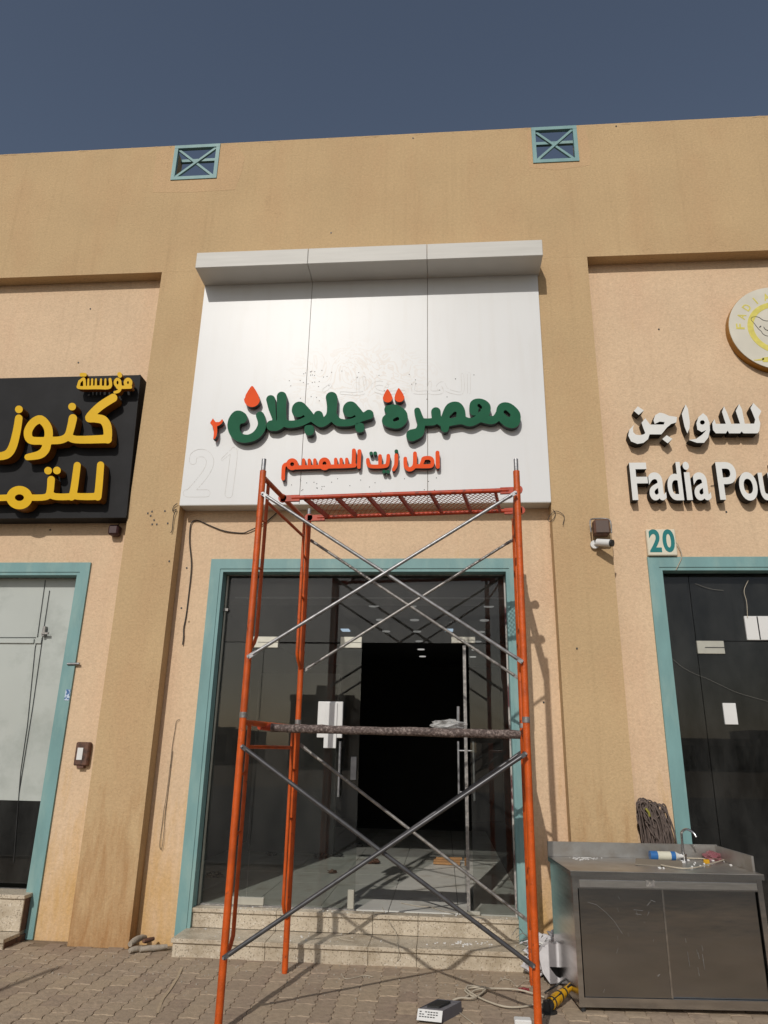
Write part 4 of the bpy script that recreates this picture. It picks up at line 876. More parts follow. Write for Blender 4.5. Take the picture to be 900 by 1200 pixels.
# upper platform
PF, PR_ = -1.24, -.76
fa, fb = W(342, 583.6, Y=PF), W(596, 574.5, Y=PF); ra, rb_ = W(372, 606.5, Y=PR_), W(600, 598.5, Y=PR_)
pl = MB(); pl.tube([fa, fb], .019, n=12); pl.tube([ra, rb_], .017, n=12)
plt = pl.build('upper_platform', m_scafr, SCF)
for a, b_ in ((fa, fb), (ra, rb_)):
    d = (b_-a).normalized()
    for p, s in ((a, -1), (b_, 1)):
        q = MB(); q.obox(p+d*s*.01+Vector((0, 0, -.004)), d*.075, (0, .012, 0), (0, 0, .026)); q.tube([p+d*s*.075+Vector((0, -.012, .0)), p+d*s*.075+Vector((0, .012, 0))], .034, n=16); q.build('hook', m_scafr, plt)
nb = 7
for k in range(nb):
    t = .06+.88*k/(nb-1); a = fa.lerp(fb, t); c_ = ra.lerp(rb_, t)
    MB().obox((a+c_)/2+Vector((0, 0, -.004)), (c_-a)/2*.95, (.010, 0, 0), (0, 0, .018)).build('cross_bar', m_scafr, plt)
mesh = MB()
nU, nV = 76, 14
def mp_(u, v): return fa.lerp(fb, .06+.88*u).lerp(ra.lerp(rb_, .06+.88*u), .03+.94*v)+Vector((0, 0, .012))
for i in range(nU):
    for j in range(nV):
        if (i+j) % 2: continue
        c_ = mp_((i+.5)/nU, (j+.5)/nV)
        L_ = mp_((i-.5)/nU, (j+.5)/nV); R_ = mp_((i+1.5)/nU, (j+.5)/nV)
        U_ = mp_((i+.5)/nU, (j-.5)/nV); D2 = mp_((i+.5)/nU, (j+1.5)/nV)
        for a, b_ in ((L_, U_), (U_, R_), (R_, D2), (D2, L_)):
            if b_.y > ra.y+.0 or a.y > ra.y or a.y < fa.y or b_.y < fa.y: pass
            d = (b_-a); n = Vector((-d.y, d.x, 0)).normalized()*.0022
            mesh.add([a-n, b_-n, b_+n+Vector((0, 0, .003)), a+n+Vector((0, 0, .003))], [(0, 1, 2, 3)])
o = mesh.build('expanded_mesh_deck', M('deck_mesh_paint', srgb(196, 128, 96), rough=.6, var=.2, scale=30), plt, fix=False); o['kind'] = 'stuff'
# lower platform, seen edge on
LF = -1.25
la, lb = W(318, 853, Y=LF), W(610, 861, Y=LF-.02); lz = (la.z+lb.z)/2
lc, ldd = la+Vector((.04, .42, .0)), lb+Vector((0.03, .42, .0))
q = MB(); q.tube([la.lerp(lb, k/24)+Vector((0, random.uniform(-.002, .002), random.uniform(-.003, .003))) for k in range(25)], [.030+random.uniform(-.0025, .0025) for _ in range(25)], n=12); low = q.build('lower_platform', m_spat, SCF)
MB().tube([lc, ldd], .022, n=10).build('rear_rail', m_spat, low)
for k in range(6):
    t = .03+.94*k/5; MB().tube([la.lerp(lb, t), lc.lerp(ldd, t)], .013, n=8).build('cross_bar', m_spat, low)
u = (lb-la)
dk = MB(); dk.add([la+Vector((0, .02, .02)), lb+Vector((0, .02, .02)), ldd+Vector((0, -.02, .02)), lc+Vector((0, -.02, .02)), la+Vector((0, .02, .024)), lb+Vector((0, .02, .024)), ldd+Vector((0, -.02, .024)), lc+Vector((0, -.02, .024))], [(0, 1, 2, 3), (4, 7, 6, 5), (0, 4, 5, 1), (1, 5, 6, 2), (2, 6, 7, 3), (3, 7, 4, 0)]); dk.build('deck_sheet', m_spat, low)
q = MB(); q.tube([pp('FL', la.z+.01)+Vector((.02, .38, 0)), la+Vector((-.02, 0, .004)), la+Vector((.04, 0, 0))], .026, n=10); q.build('hook', m_scafr, low)

def crumple(c, sx, sy, sz, amp, seed, seg=7, mat=None, name='sheet', parent=None):
    rs = np.random.default_rng(seed); bm = bmesh.new(); bmesh.ops.create_icosphere(bm, subdivisions=3, radius=1)
    ph = rs.uniform(0, 6, (6, 3)); fr_ = rs.uniform(2, 7, (6, 3))
    for v in bm.verts:
        p = v.co.copy(); n = sum(math.sin(fr_[k][0]*p.x+ph[k][0])*math.sin(fr_[k][1]*p.y+ph[k][1])*math.sin(fr_[k][2]*p.z+ph[k][2]) for k in range(6))
        r = 1+amp*n+rs.uniform(-amp, amp)*.35
        v.co = Vector((c[0]+p.x*r*sx, c[1]+p.y*r*sy, max(c[2]+p.z*r*sz, c[2]-sz*.75)))
    q = MB(); bm.verts.index_update(); q.add([v.co[:] for v in bm.verts], [[v.index for v in f.verts] for f in bm.faces]); bm.free()
    return q.build(name, mat, parent)
pb_ = W(525, 851, Y=-1.1)
tag(crumple((pb_.x, -1.08, pb_.z+.012), .13, .09, .035, .16, 3, mat=m_bag, name='plastic_bag'), 'crumpled clear plastic bag lying on the lower scaffold platform', 'plastic bag')
q = MB(); t0 = W(537, 852, Y=-1.05); t1 = W(537, 828, Y=-1.05); q.tube([t0+Vector((0, 0, 0)), t1], .012, n=12); q.tube([t0+Vector((0, 0, -.005)), t0+Vector((0, 0, .03))], .022, n=12)
tag(q.build('sealant_tube', m_galv), 'short grey tube standing upright beside the bag on the lower platform', 'tube')

# ------------------------------------------------------------------ stainless sink cabinet
m_top = M('dusty_steel_top', (.40, .39, .37), rough=.36, metal=.7, var=.12, scale=6, col2=(.30, .27, .235), c2scale=5, c2lo=.45, c2hi=.7)
m_patch2 = M('rail_highlight_steel', (.62, .61, .59), rough=.3, metal=1., var=.1, scale=10, stretch=(1, 1, 10))  # lighter steel; the rail's bright edge highlight is put into this colour
m_ss = M('stainless_steel', (.50, .49, .475), rough=.22, metal=1., var=.15, scale=2.5, bump=.05, bscale=3, bdist=.02, stretch=(1, 1, 10))
m_ssd = M('brushed_steel_door', (.31, .305, .295), rough=.2, metal=1., var=.14, scale=2.2, bump=.12, bscale=1.6, bdist=.04, stretch=(.8, .8, 3))
K0 = Vector((.872, -1.035, 0)); kd = Vector((2.165, -.935, 0))-K0; KWd = kd.length; ux = kd.normalized(); uy = Vector((-ux.y, ux.x, 0))
SK = thing('sink_cabinet', 'stainless steel sink cabinet with two sliding doors standing on the pavement at right', 'sink cabinet', K0)
def sb(q, x0, x1, y0, y1, z0, z1):
    c = K0+ux*(x0+x1)/2+uy*(y0+y1)/2+Vector((0, 0, (z0+z1)/2)); return q.obox(c, ux*(x1-x0)/2, uy*(y1-y0)/2, (0, 0, (z1-z0)/2))
HT = .835; DP = .68
q = MB(); sb(q, 0, .035, 0, DP, .03, HT-.035); sb(q, KWd-.035, KWd, 0, DP, .03, HT-.035); sb(q, .036, KWd-.036, DP-.03, DP-.001, .031, HT-.036)
sb(q, .0355, KWd-.0355, .001, DP-.031, .031, .085); sb(q, .0355, KWd-.0355, .001, .03, HT-.11, HT-.0365); q.build('carcass', m_ss, SK)
for i, (a, b_, y) in enumerate(((.045, .62, .012), (.60, KWd-.045, .026))):
    q = MB(); sb(q, a, b_, y, y+.012, .087, HT-.112); d_ = q.build('sliding_door', m_ssd, SK)
    q = MB(); sb(q, b_-.012 if i == 0 else a, b_ if i == 0 else a+.012, y-.004, y-.0005, .088, HT-.113); q.build('door_edge', m_ss, d_)
for x, y in ((.03, .03), (KWd-.03, .03), (.03, DP-.03), (KWd-.03, DP-.03)):
    q = MB(); c = K0+ux*x+uy*y; q.tube([c, c+Vector((0, 0, .032))], .018); q.build('foot', m_rub, SK)
q = MB(); sb(q, -.012, KWd+.012, -.0165, DP+.01, HT-.004, HT); q.build('worktop', m_top, SK)
q = MB(); sb(q, -.0125, KWd+.0125, -.018, DP+.009, HT-.035, HT-.0045); q.build('worktop_lip', m_ss, SK)
q = MB(); sb(q, -.012, KWd+.012, DP-.006, DP+.0105, HT+.001, HT+.105); sb(q, KWd-.004, KWd+.0125, .10, DP-.007, HT+.001, HT+.10); q.build('splashback', m_top, SK)
q = MB(); sb(q, .05, KWd-.04, -.005, .0008, HT-.10, HT-.058); q.build('top_rail_highlight', m_patch2, SK)  # thin strip over the carcass rail, carrying the painted highlight
q = MB(); sb(q, .50, .56, -.009, -.0055, HT-.092, HT-.052); q.build('latch', m_galvd, SK)
q = MB(); rs = random.Random(2)
def scr(x0, z0, x1, z1, w=.0012, y=.0112):
    a = K0+ux*x0+uy*y+Vector((0, 0, z0)); b_ = K0+ux*x1+uy*y+Vector((0, 0, z1)); d = b_-a; q.obox((a+b_)/2, d/2, uy*.0006, Vector((-d.z, 0, d.x)).normalized()*w)
for x0, z0, x1, z1 in ((.10, .64, .16, .625), (.16, .625, .22, .58), (.22, .58, .27, .53), (.27, .53, .32, .455), (.41, .60, .47, .595), (.42, .575, .46, .57), (.53, .66, .56, .65)): scr(x0, z0, x1, z1, .0009)
for k in range(14):
    x = rs.uniform(.06, .55); z = rs.uniform(.12, .68); scr(x, z, x+rs.uniform(-.03, .03), z+rs.uniform(-.03, .03), .0003)
for k in range(9):
    x = rs.uniform(.72, .86); z = rs.uniform(.25, .45); scr(x, z, x+.004, z-rs.uniform(.01, .06), .0007, y=.0252)
q.build('scratches', m_galv, SK)
tx_ = W(801, 1003, Y=-.38).x; fc = Vector((tx_, -.385, HT))
q = MB(); q.tube([fc, fc+Vector((0, 0, .05))], .022, n=14); q.tube([fc+Vector((0, 0, .04)), fc+Vector((0, 0, .17)), fc+Vector((.006, -.005, .205)), fc+Vector((.035, -.03, .225)), fc+Vector((.07, -.06, .205)), fc+Vector((.085, -.075, .175))], .009, n=10, smooth_path=4); q.tube([fc+Vector((-.03, 0, .03)), fc+Vector((-.09, -.01, .035))], .008); q.build('tap', m_metal, SK)
# items on the worktop
def onw(px, py):
    p = W(px, py+1.5, Z=HT+.001); l = (p-K0).dot(uy)
    return p-uy*max(0, l-(DP-.06))
b0 = Vector((W(765, 1001, Y=-.40).x, -.405, HT+.033)); b1 = Vector((W(792, 1001, Y=-.39).x, -.395, HT+.033)); dv = (b1-b0).normalized(); BT = thing('spray_bottle', 'clear bottle with a blue cap and blue label lying on the sink worktop', 'bottle', b0)
BT.location = b0; q = MB(); q.tube([b0+dv*.02, b0+dv*.17], [.031, .031], n=16); q.build('bottle_body', M('cream_plastic', srgb(200, 198, 180), rough=.3), BT)
q = MB(); q.tube([b0-dv*.025, b0+dv*.03], .0325, n=16); q.build('cap', m_blue, BT); q = MB(); q.tube([b0+dv*.13, b0+dv*.165], .0318, n=16); q.build('label_band', m_blue, BT); q = MB(); q.tube([b0+dv*.171, b0+dv*.2, b0+dv*.24], [.03, .014, .014], n=12); q.build('neck', m_paper, BT)
tag(crumple(onw(828, 1004)+Vector((0, 0, .022)), .075, .05, .035, .2, 8, mat=m_bagr, name='plastic_bag'), 'crumpled maroon plastic bag on the sink worktop behind the yellow cap', 'plastic bag')
cpx = onw(828, 1011); tag(MB().box(cpx.x-.02, cpx.x+.022, cpx.y-.012, cpx.y+.012, HT+.002, HT+.032, ch=.004).build('yellow_cap', m_cyel), 'small yellow plastic cap lying on the sink worktop', 'cap')
bd0, bd1 = onw(745, 1011), onw(800, 1013)
q = MB(); q.obox((bd0+bd1)/2+Vector((0, 0, .012)), (bd1-bd0)/2+Vector((0, 0, -.004)), (.02, .07, .01), (0, 0, .004)); tag(q.build('offcut_board', M('grey_board', srgb(120, 112, 100), rough=.7)), 'flat grey offcut board lying on the sink worktop', 'board')
q = MB(); c0 = onw(795, 1010); q.tube([onw(775, 1014)+Vector((0, 0, .01)), onw(800, 1018)+Vector((0, 0, .01)), onw(822, 1016)+Vector((0, 0, .012)), onw(850, 1008)+Vector((0, 0, .015)), onw(832, 1003)+Vector((0, 0, .01)), onw(800, 1005)+Vector((0, 0, .012))], .005, n=6, smooth_path=5)
tag(q.build('short_cable', m_wirew), 'short pale cable curled on the sink worktop beside the tap', 'cable')
q = MB()
for k in range(26):
    p = onw(random.uniform(770, 860), random.uniform(1004, 1017)); s = random.uniform(.003, .009); q.obox(p+Vector((0, 0, .004)), (s, s*.3, 0), (-s*.3, s*.5, .002), (0, 0, .003))
for k in range(50):
    p = onw(random.gauss(683, 8), random.gauss(1004, 1.2)); s = random.uniform(.002, .006); q.obox(p+Vector((0, 0, .002)), (s, s*.4, 0), (-s*.3, s*.6, 0), (0, 0, .002))
tag(q.build('worktop_scraps', m_paper), 'pale scraps and plaster crumbs scattered over the sink worktop', 'debris', kind='stuff')

# rope bundle behind the sink
RX0, RX1 = W(745, 940, Y=.02).x, W(789, 960, Y=.02).x; rz1 = W(760, 930, Y=.02).z
q = MB(); rs = random.Random(4)
for k in range(64):
    t = k/64; cxr = RX0+(RX1-RX0)*(.08+.62*rs.random()); w_ = rs.uniform(.035, .09); zt = rz1-.02-rs.random()*.16-(cxr-RX0)*.25; zb = rs.uniform(.42, .75); yy = rs.uniform(-.05, .10)
    pts = [(cxr, yy, zt), (cxr+w_*.7, yy+rs.uniform(-.02, .02), zt-.05), (cxr+w_*(1+.6*rs.random()), yy, (zt+zb)/2+rs.uniform(-.1, .1)), (cxr+w_*.8, yy+rs.uniform(-.02, .02), zb+.05), (cxr+.03, yy, zb), (cxr-.03+.05*rs.random(), yy, zb+.08), (cxr+rs.uniform(-.02, .06), yy+rs.uniform(-.02, .02), (zt+zb)/2), (cxr-.02, yy, zt-.05), (cxr, yy, zt)]
    pts = [(min(max(p[0], RX0), RX1+.012), p[1], p[2]) for p in pts]
    q.tube(pts, .0065, n=5, smooth_path=4)
for k in range(14):
    x = rs.uniform(RX0+.01, RX1); z = rs.uniform(.95, rz1-.08); x = min(x, RX1-.11); q.tube([(x, -.05, z), (x+rs.uniform(0, .06), -.065, z-rs.uniform(.03, .10)), (x+rs.uniform(.0, .10), -.05, z-rs.uniform(.08, .22))], .006, n=5, smooth_path=4)
rp = q.build('rope_bundle', m_rope); tag(rp, 'bundle of grey rope hung against the wall behind the sink', 'rope')
q = MB(); q.tube([(RX0+.055, -.062, rz1-.11), (RX0+.075, -.072, rz1-.14), (RX0+.08, -.066, rz1-.17)], .010, n=6); q.build('yellow_tie', M('faded_green_tie', srgb(134, 130, 50), rough=.7), rp)

# ------------------------------------------------------------------ things on the ground
# yellow angle grinder
g0 = W(642, 1179, Z=.035); g1 = W(676, 1150, Z=.10)
GR = thing('angle_grinder', 'yellow and black angle grinder lying beside the sink cabinet', 'power tool', (g0.x, g0.y, 0))
d = (g1-g0); L_ = d.length; d.normalize()
q = MB(); q.tube([g0+d*.03, g0+d*.10, g0+d*.17, g0+d*.24], [.036, .038, .032, .026], n=14); q.build('motor_body', m_cyel, GR)
q = MB()
for t_, r_ in ((.055, .0375), (.15, .0355), (.215, .030)): q.tube([g0+d*(t_-.007), g0+d*(t_+.007)], r_, n=14)
q.build('vent_band', m_rub, GR)
q = MB(); q.tube([g0+d*.238, g0+d*.30, g0+d*(L_)], [.024, .021, .024], n=12); q.build('rear_grip', m_cyel, GR)
q = MB(); q.tube([g0-d*.02, g0+d*.03], .033, n=14); q.tube([g0+Vector((0, 0, -.032)), g0+Vector((0, 0, .03))], .03, n=14); q.build('gear_head', m_rub, GR)
q = MB(); q.tube([g0+Vector((0, 0, -.033)), g0+Vector((0, 0, -.028))], .06, n=24); q.build('disc_guard', m_rub, GR)
q = MB(); q.obox(g0+d*.12+Vector((0, -.03, .015)), d*.06, (0, .012, 0), (0, 0, .012)); q.obox(g0+d*.31+Vector((0, -.018, .012)), d*.05, (0, .008, 0), (0, 0, .012)); q.build('rubber_grip', m_rub, GR)
q = MB(); q.tube([g1+Vector((.0, .01, .01)), g1+Vector((-.05, .05, .005)), g1+Vector((-.14, .06, -.05)), g1+Vector((-.22, .03, -.085))], .006, n=6, smooth_path=4); q.build('power_lead', m_rub, GR)
# coil of pale cable
q = MB(); pts = []
for x, y in ((635, 1176), (612, 1181), (590, 1181), (565, 1172), (548, 1163), (549, 1158), (562, 1157), (566, 1163), (556, 1168), (545, 1162), (552, 1158), (570, 1160), (556, 1172), (540, 1173), (531, 1173), (545, 1169), (560, 1162), (590, 1160), (612, 1164), (638, 1170)):
    pts.append(W(x, y, Z=.008)+Vector((0, 0, random.uniform(0, .018))))
q.tube(pts, .0065, n=6, smooth_path=6); tag(q.build('extension_cable', m_wirew), 'pale extension cable knotted in a loose coil on the paving near the grinder', 'cable')
def gcable(lab, pxs, r=.003, z=.006, mat=None, zf=None):
    q = MB(); q.tube([W(x, y, Z=z) if zf is None else W(x, y, Z=zf(x, y)) for x, y in pxs], r, n=5, smooth_path=5); return tag(q.build('string', mat or m_wirew), lab, 'string')
gcable('thin pale string lying in a curve on the paving right of the steel box', [(583, 1152), (590, 1147), (600, 1150), (606, 1156), (615, 1150), (628, 1149)])
gcable('thin pale string lying on the paving before the lower step', [(400, 1141), (405, 1147), (418, 1145), (428, 1143), (437, 1145)])
gcable('pale cord trailing from the small grey box', [(539, 1187), (545, 1192), (556, 1200)])
gcable('short white wire lying across the lower step tread', [(393, 1098), (402, 1101), (415, 1103)], z=.138)
gcable('white string lying on the upper step near the open door', [(470, 1058), (490, 1062), (505, 1063), (520, 1068), (534, 1070)], z=FZ+.006)
q = MB(); q.tube([W(448, 1063, Z=FZ+.01), W(455, 1078, Y=.145), W(463, 1090, Y=.05), W(466, 1108, Y=-.22), W(467, 1118, Y=-.24), W(465, 1130, Z=.01)], .0025, n=5, smooth_path=5); tag(q.build('string', m_wirew), 'thin pale string hanging down over both steps', 'string')
# red offcut
p = W(614, 1160, Z=.012); tag(crumple(p, .035, .025, .014, .2, 5, mat=m_red, name='red_rag'), 'small dark red rag by the cable coil', 'rag')
# printed box
p0, p1, p2 = W(490, 1196, Z=.0), W(519, 1199, Z=.0), W(541, 1187, Z=.0)
p3 = p0+(p2-p1); hB = .065
BX = thing('small_box', 'small grey and white printed carton open on the paving', 'carton', ((p0+p2)/2))
cc = [p0, p1, p2, p3]; q = MB(); up = Vector((0, 0, hB)); q.add([*cc, *[c+up for c in cc]], [(3, 2, 1, 0), (0, 1, 5, 4), (1, 2, 6, 5), (2, 3, 7, 6), (3, 0, 4, 7)], mi=0); q.build('carton', M('dark_grey_print', srgb(86, 84, 90), rough=.6, var=.1, scale=20), BX)
q = MB(); u_ = (p1-p0); v_ = (p3-p0); tb = p0+up
q.add([tb+u_*.02+v_*.02-Vector((0, 0, .002)), tb+u_*.98+v_*.02-Vector((0, 0, .002)), tb+u_*.98+v_*.98-Vector((0, 0, .012)), tb+u_*.02+v_*.98-Vector((0, 0, .012))], [(0, 1, 2, 3)]); q.build('inner_tray', m_card, BX)
q = MB(); q.obox(tb+u_*.45+v_*.5+Vector((0, 0, .002)), u_*.25, v_*.3, (0, 0, .006)); q.build('inner_block', m_rub, BX)
nrm = Vector((u_.y, -u_.x, 0)).normalized()
q = MB(); f0 = p0+up*.98+nrm*.004; f1 = p1+up*.98+nrm*.004; dn = nrm*.05+Vector((0, 0, -.045)); q.add([f0, f1, f1+dn, f0+dn, f0+Vector((0, 0, .002)), f1+Vector((0, 0, .002)), f1+dn+Vector((0, 0, .002)), f0+dn+Vector((0, 0, .002))], [(0, 3, 2, 1), (4, 5, 6, 7), (0, 1, 5, 4), (1, 2, 6, 5), (2, 3, 7, 6), (3, 0, 4, 7)]); flp = q.build('white_flap', m_paper, BX)
q = MB()
for r_ in range(3):
    for c_ in range(7):
        if random.random() < .2: continue
        p = f0.lerp(f1, .12+.11*c_)+dn*(.25+.22*r_)+Vector((0, 0, .0032)); q.obox(p, (f1-f0)*.04, dn*.04, (0, 0, .0004))
q.build('small_print', m_ink, flp)
p = W(612, 1199, Z=.0); tag(MB().box(p.x-.05, p.x+.055, p.y-.05, p.y+.02, .0, .03, ch=.006).build('foam_block', m_paper), 'white foam block on the paving between the grey box and the scaffold leg', 'foam block')
# papers and sacks between the steps and the sink
def quadsheet(pts, name, mat, label, nz=6, amp=.012, seed=1):
    rs = random.Random(seed); P = [Vector(p) for p in pts]; g_ = []
    for i in range(nz+1):
        for j in range(nz+1):
            p = P[0].lerp(P[1], j/nz).lerp(P[3].lerp(P[2], j/nz), i/nz); g_.append(p+Vector((rs.uniform(-amp, amp), rs.uniform(-amp, amp), rs.uniform(-amp, amp))))
    q = MB(); fs_ = [(i*(nz+1)+j, i*(nz+1)+j+1, (i+1)*(nz+1)+j+1, (i+1)*(nz+1)+j) for i in range(nz) for j in range(nz)]; q.add(g_, fs_)
    N_0 = len(g_); q.add([p+Vector((0, .003, .0)) for p in g_], [f[::-1] for f in fs_])
    return tag(q.build(name, mat, fix=False), label, 'paper')
m_sack = M('white_paper_sack', srgb(196, 194, 196), rough=.7, var=.08, scale=12, bump=.4, bscale=14, col2=srgb(110, 106, 116), c2scale=14, c2lo=.6, c2hi=.66)
# standing torn sack with a dark opening
sp = lambda x, y, Y: W(x, y, Y=Y)
SK1 = thing('paper_sack', 'torn white paper sack with a dark opening leaning on the sink cabinet side', 'paper sack', (.76, -.45, 0))
out = [(631, 1118), (636, 1110), (645, 1104), (650, 1107), (656, 1104), (668, 1113), (672, 1123), (668, 1140), (660, 1152), (645, 1153), (636, 1140)]
hole = [(644, 1133), (668, 1134), (663, 1142), (657, 1147), (652, 1144), (648, 1139)]
Ys = -.50
plate('sack_front', [[(W(x, y, Y=Ys).x, W(x, y, Y=Ys).z) for x, y in out], [(W(x, y, Y=Ys).x, W(x, y, Y=Ys).z) for x, y in hole]], Ys, .006, [m_sack], SK1)
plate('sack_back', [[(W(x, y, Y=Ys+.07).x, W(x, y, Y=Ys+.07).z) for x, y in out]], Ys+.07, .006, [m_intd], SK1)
q = MB(); o1 = [W(x, y, Y=Ys) for x, y in out]; n = len(o1); q.add([p+Vector((0, .004, 0)) for p in o1]+[p+Vector((0, .072, 0)) for p in o1], [(i, (i+1) % n, (i+1) % n+n, i+n) for i in range(n)]); q.build('sack_side', m_sack, SK1)
for k, (ppx, col_, lab) in enumerate((
    ([(622, 1096, -.25), (650, 1108, -.32), (655, 1102, -.3), (628, 1092, -.22)], m_sack, 'crumpled white sheet, uppermost of the papers beside the steps'),
    ([(628, 1106, -.34), (668, 1113, -.36), (662, 1100, -.2), (640, 1098, -.2)], m_paper, 'bent white sheet lying over the torn sack'),
    ([(618, 1112, -.36), (648, 1116, -.42), (646, 1104, -.30), (622, 1103, -.28)], m_card, 'grey printed sheet poking out left of the torn sack'),
    ([(640, 1098, -.15), (664, 1108, -.3), (668, 1092, -.1), (646, 1088, -.1)], m_card, 'dark grey sheet standing behind the torn sack'))):
    quadsheet([W(x, y, Y=Y) for x, y, Y in ppx], 'paper_sheet', col_, lab, seed=k+3, amp=.016)
rs_ = random.Random(21); q = MB()
for k in range(22):
    cx_, cy_, cz_ = rs_.uniform(.60, .92), rs_.uniform(-.42, -.22), rs_.uniform(.10, .24); a_ = rs_.uniform(0, 6.28); t_ = rs_.uniform(-.5, .5)
    ax = Vector((math.cos(a_), math.sin(a_)*.5, t_))*rs_.uniform(.03, .07); ay = Vector((-math.sin(a_), math.cos(a_)*.5, rs_.uniform(-.6, .6)))*rs_.uniform(.02, .045)
    c_ = Vector((cx_, cy_, cz_)); n_ = ax.cross(ay).normalized()
    P = [c_+ax*i+ay*j+n_*rs_.uniform(-.012, .012) for i in (-1, 0, 1) for j in (-1, 0, 1)]; q.add(P, [(0, 1, 4, 3), (1, 2, 5, 4), (3, 4, 7, 6), (4, 5, 8, 7)])
tag(q.build('torn_paper_heap', m_sack, fix=False), 'heap of torn white and grey paper scraps between the steps and the sink', 'paper', kind='stuff')
q = MB()
for k in range(5):
    p0 = W(600+k*5, 1096+k*3, Y=-.2-.05*k); q.tube([p0+Vector((0, 0, .0)), p0+Vector((.05, .01, .05-k*.02)), p0+Vector((.10, -.03, .01)), p0+Vector((.16, 0, -.02)), p0+Vector((.2, -.02, .03))], .0028, n=5, smooth_path=4)
tag(q.build('wire_tangle', m_wiregr), 'tangle of thin grey wire sticking out of the papers at the step end', 'wire')
tag(crumple((.70, -.27, .07), .10, .08, .075, .22, 12, mat=m_sack, name='paper_sack'), 'crumpled white paper sack wedged between the lower step and the papers', 'paper sack')
tag(crumple((.83, -.20, .06), .11, .09, .09, .22, 15, mat=m_bag, name='plastic_bag'), 'clear plastic bag bunched behind the torn sack at the sink side', 'plastic bag')
# broken concrete pieces by the pilaster foot
for k, (a, b_, r_, lab) in enumerate((((152, 1114), (166, 1111), .022, 'short broken grey pipe end at the pilaster foot, leftmost of the broken pieces'), ((164, 1113), (196, 1109), .022, 'long broken grey pipe lying against the lower step'), ((152, 1107), (170, 1099), .024, 'bent grey pipe piece resting on top of the broken pieces'), ((168, 1103), (180, 1100), .018, 'small dark stub of pipe on top of the broken pieces'))):
    zc = .026 if k < 2 else .06; p0, p1 = W(*a, Z=zc), W(*b_, Z=zc); dd = (p1-p0)
    pts = [p0.lerp(p1, t)+Vector((0, 0, (.018*math.sin(t*3.1) if k == 2 else 0)))+Vector([random.uniform(-.003, .003)]*3) for t in (0, .25, .5, .75, 1)]
    q = MB(); q.tube(pts, [r_*.85, r_, r_*1.05, r_, r_*.8], n=9); tag(q.build('broken_pipe', m_conc if k < 3 else m_brown), lab, 'pipe')
# crumbs on paving, steps and shop floor
q = MB()
for k in range(240):
    x = random.uniform(-3.4, 1.0); y = random.gauss(-.45, .35)
    if y > -.23 or y < -1.7: continue
    s = random.uniform(.0015, .006); q.obox((x, y, .003), (s, s*.4, 0), (-s*.4, s, .001), (0, 0, s*.6))
tag(q.build('paving_crumbs', m_conc), 'pale crumbs of plaster scattered over the paving', 'debris', kind='stuff')
q = MB()
for k in range(60):
    x = random.uniform(-2.1, .6); y, z = random.choice([(random.uniform(-.18, .15), .134), (random.uniform(.16, .26), FZ+.001)])
    s = random.uniform(.002, .006); q.obox((x, y, z+.002), (s, 0, 0), (0, s, 0), (0, 0, s*.5))
for k in range(34): 
    x, y = random.gauss(.15, .12), random.gauss(0.0, .04); s = random.uniform(.002, .007); q.obox((x, min(y, .14), .137), (s, s*.3, 0), (-s*.3, s*.6, 0), (0, 0, .003))
tag(q.build('step_crumbs', m_paper), 'white crumbs scattered on the step treads', 'debris', kind='stuff')
for k, (x, y, s, mt, lab) in enumerate(((395, 1001, .05, m_rub, 'dark bundled tape roll on the lit shop floor behind the left door leaf'), (390, 1020, .035, m_brown, 'small dark chip on the sunlit floor behind the left leaf'), (437, 1009, .06, m_brown, 'reddish brown scrap on the floor just inside the open door'), (250, 1025, .06, m_rub, 'dark rubble lump on the floor behind the far left pane'), (375, 1003, .06, m_rub, 'black scrap lump on the floor left of the tape roll'), (318, 1000, .05, m_intd, 'dark scrap on the shaded floor behind the rear scaffold leg'), (420, 990, .05, m_intd, 'dark block in shade deeper inside the open door'))):
    p = W(x, y, Z=FZ+.03); tag(crumple((p.x, p.y, FZ+s*.45), s*1.3, s, s*.5, .2, 30+k, mat=mt, name='floor_scrap'), lab, 'scrap')
p = W(525, 1010, Z=FZ+.03)
q = MB()
for k in range(3): q.obox((p.x+random.uniform(-.02, .02), p.y+k*.06-.05, FZ+.02+k*.02), (.16, random.uniform(-.03, .03), 0), (0, .025, 0), (0, 0, .012))
tag(q.build('timber_offcuts', M('raw_timber', srgb(150, 112, 72), rough=.8, var=.2, scale=12)), 'small stack of timber offcuts on the shop floor in the open doorway', 'timber')
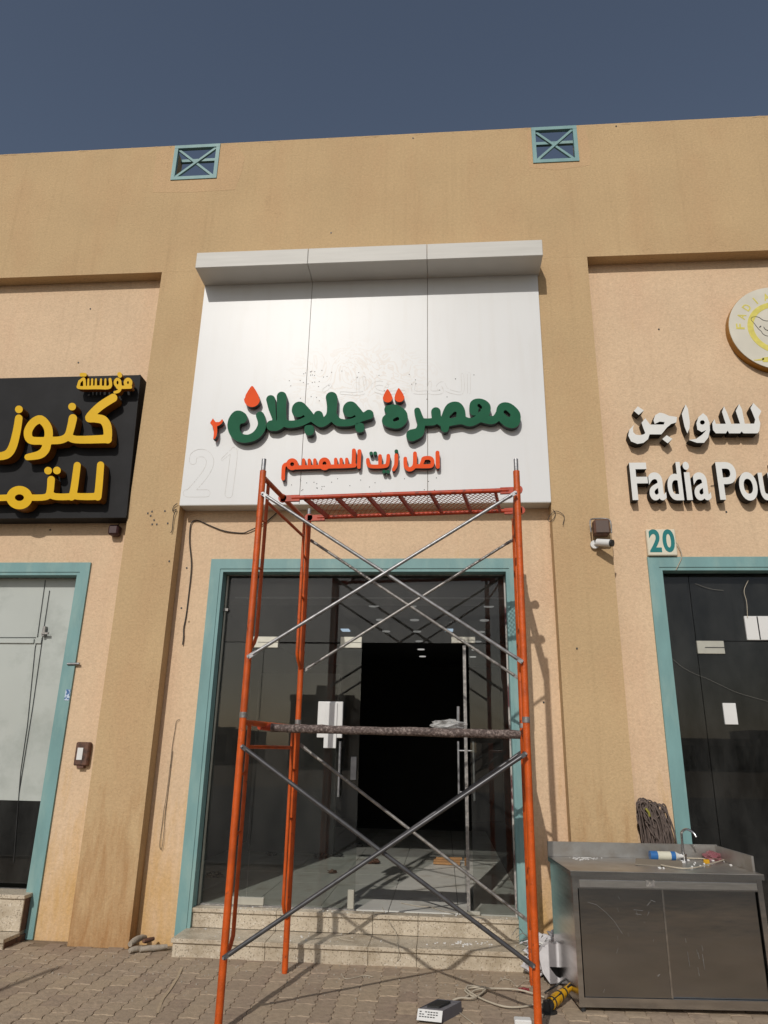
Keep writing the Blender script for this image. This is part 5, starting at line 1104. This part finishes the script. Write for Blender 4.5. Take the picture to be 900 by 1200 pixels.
# chalk mark
q = MB(); pts = [W(x, y, Z=.0) for x, y in ((213, 1134), (208, 1146), (199, 1160), (190, 1172), (184, 1188))]
for i in range(len(pts)-1):
    a, b_ = pts[i], pts[i+1]; n = Vector((.010, 0, 0)); q.add([a-n+Vector((0, 0, .004)), a+n+Vector((0, 0, .004)), b_+n+Vector((0, 0, .004)), b_-n+Vector((0, 0, .004))], [(0, 1, 2, 3)])
m_ch = M('rubbed_chalk', srgb(172, 154, 128), rough=.95, var=.12, scale=20)
q.build('chalk_line', m_ch, pave, fix=False)
def far_building(x0, x1, y, d, h, col, label, floors=1, seed=1):
    rs = random.Random(seed); o = thing('far_building', label, 'building', ((x0+x1)/2, y, -.1), 'buildings across the road')
    wm = M('far_wall', col, rough=.9, var=.06, scale=.5); wd = M('far_window_glass', (.03, .035, .04), rough=.15)
    wl = MB(); wl.box(x0, x1, y-d, y, -.1, h); wl.box(x0-.1, x1+.1, y-.3, y+.12, h-.5, h+.12); wl.box(x0+(x1-x0)*.3, x0+(x1-x0)*.45, y-d*.7, y-d*.3, h, h+1.3); wl.build('wall', wm, o)
    n = max(2, int((x1-x0)/3.2)); wp = (x1-x0)/n
    for f in range(floors):
        for k in range(n):
            cx_ = x0+(k+.5)*wp; z0 = .1 if f == 0 else 3.4*f+.9; z1 = 2.7 if f == 0 else 3.4*f+2.4
            MB().box(cx_-wp*.3, cx_+wp*.3, y+.001, y+.05, z0, z1).build('window', wd, o)
    return o
far_building(-14.5, -8.5, -62, 12, 6.3, srgb(150, 130, 104), 'two storey tan block across the road, mirrored dark in the left door leaf', 2, 1)
far_building(-44, -21, -66, 14, 3.3, srgb(170, 158, 140), 'long low pale shop row across the road, mirrored in the far left pane', 1, 2)
far_building(4, 17, -72, 12, 3.0, srgb(160, 140, 120), 'low brown store across the road, mirrored right of the open doorway', 1, 3)
far_building(27, 64, -84, 16, 3.4, srgb(156, 150, 142), 'long grey warehouse across the road, mirrored in the right shop glass', 1, 4)
# steel post outside the frame on the left; only its shadow reaches the paving in view
tip = W(68, 1134, Z=0); L0 = 2.6; base = tip-Vector((ld.x, ld.y, 0)).normalized()*(L0/math.tan(rad(SUN_EL)))
PS = thing('steel_post', 'dark steel barrier post standing on the paving at far left', 'post', base)
q = MB(); q.tube([base, base+Vector((0, 0, L0))], .026, n=14); q.build('pole', m_dktube, PS); q = MB(); q.box(base.x-.1, base.x+.1, base.y-.1, base.y+.1, -.002, .012); q.build('base_plate', m_dktube, PS)
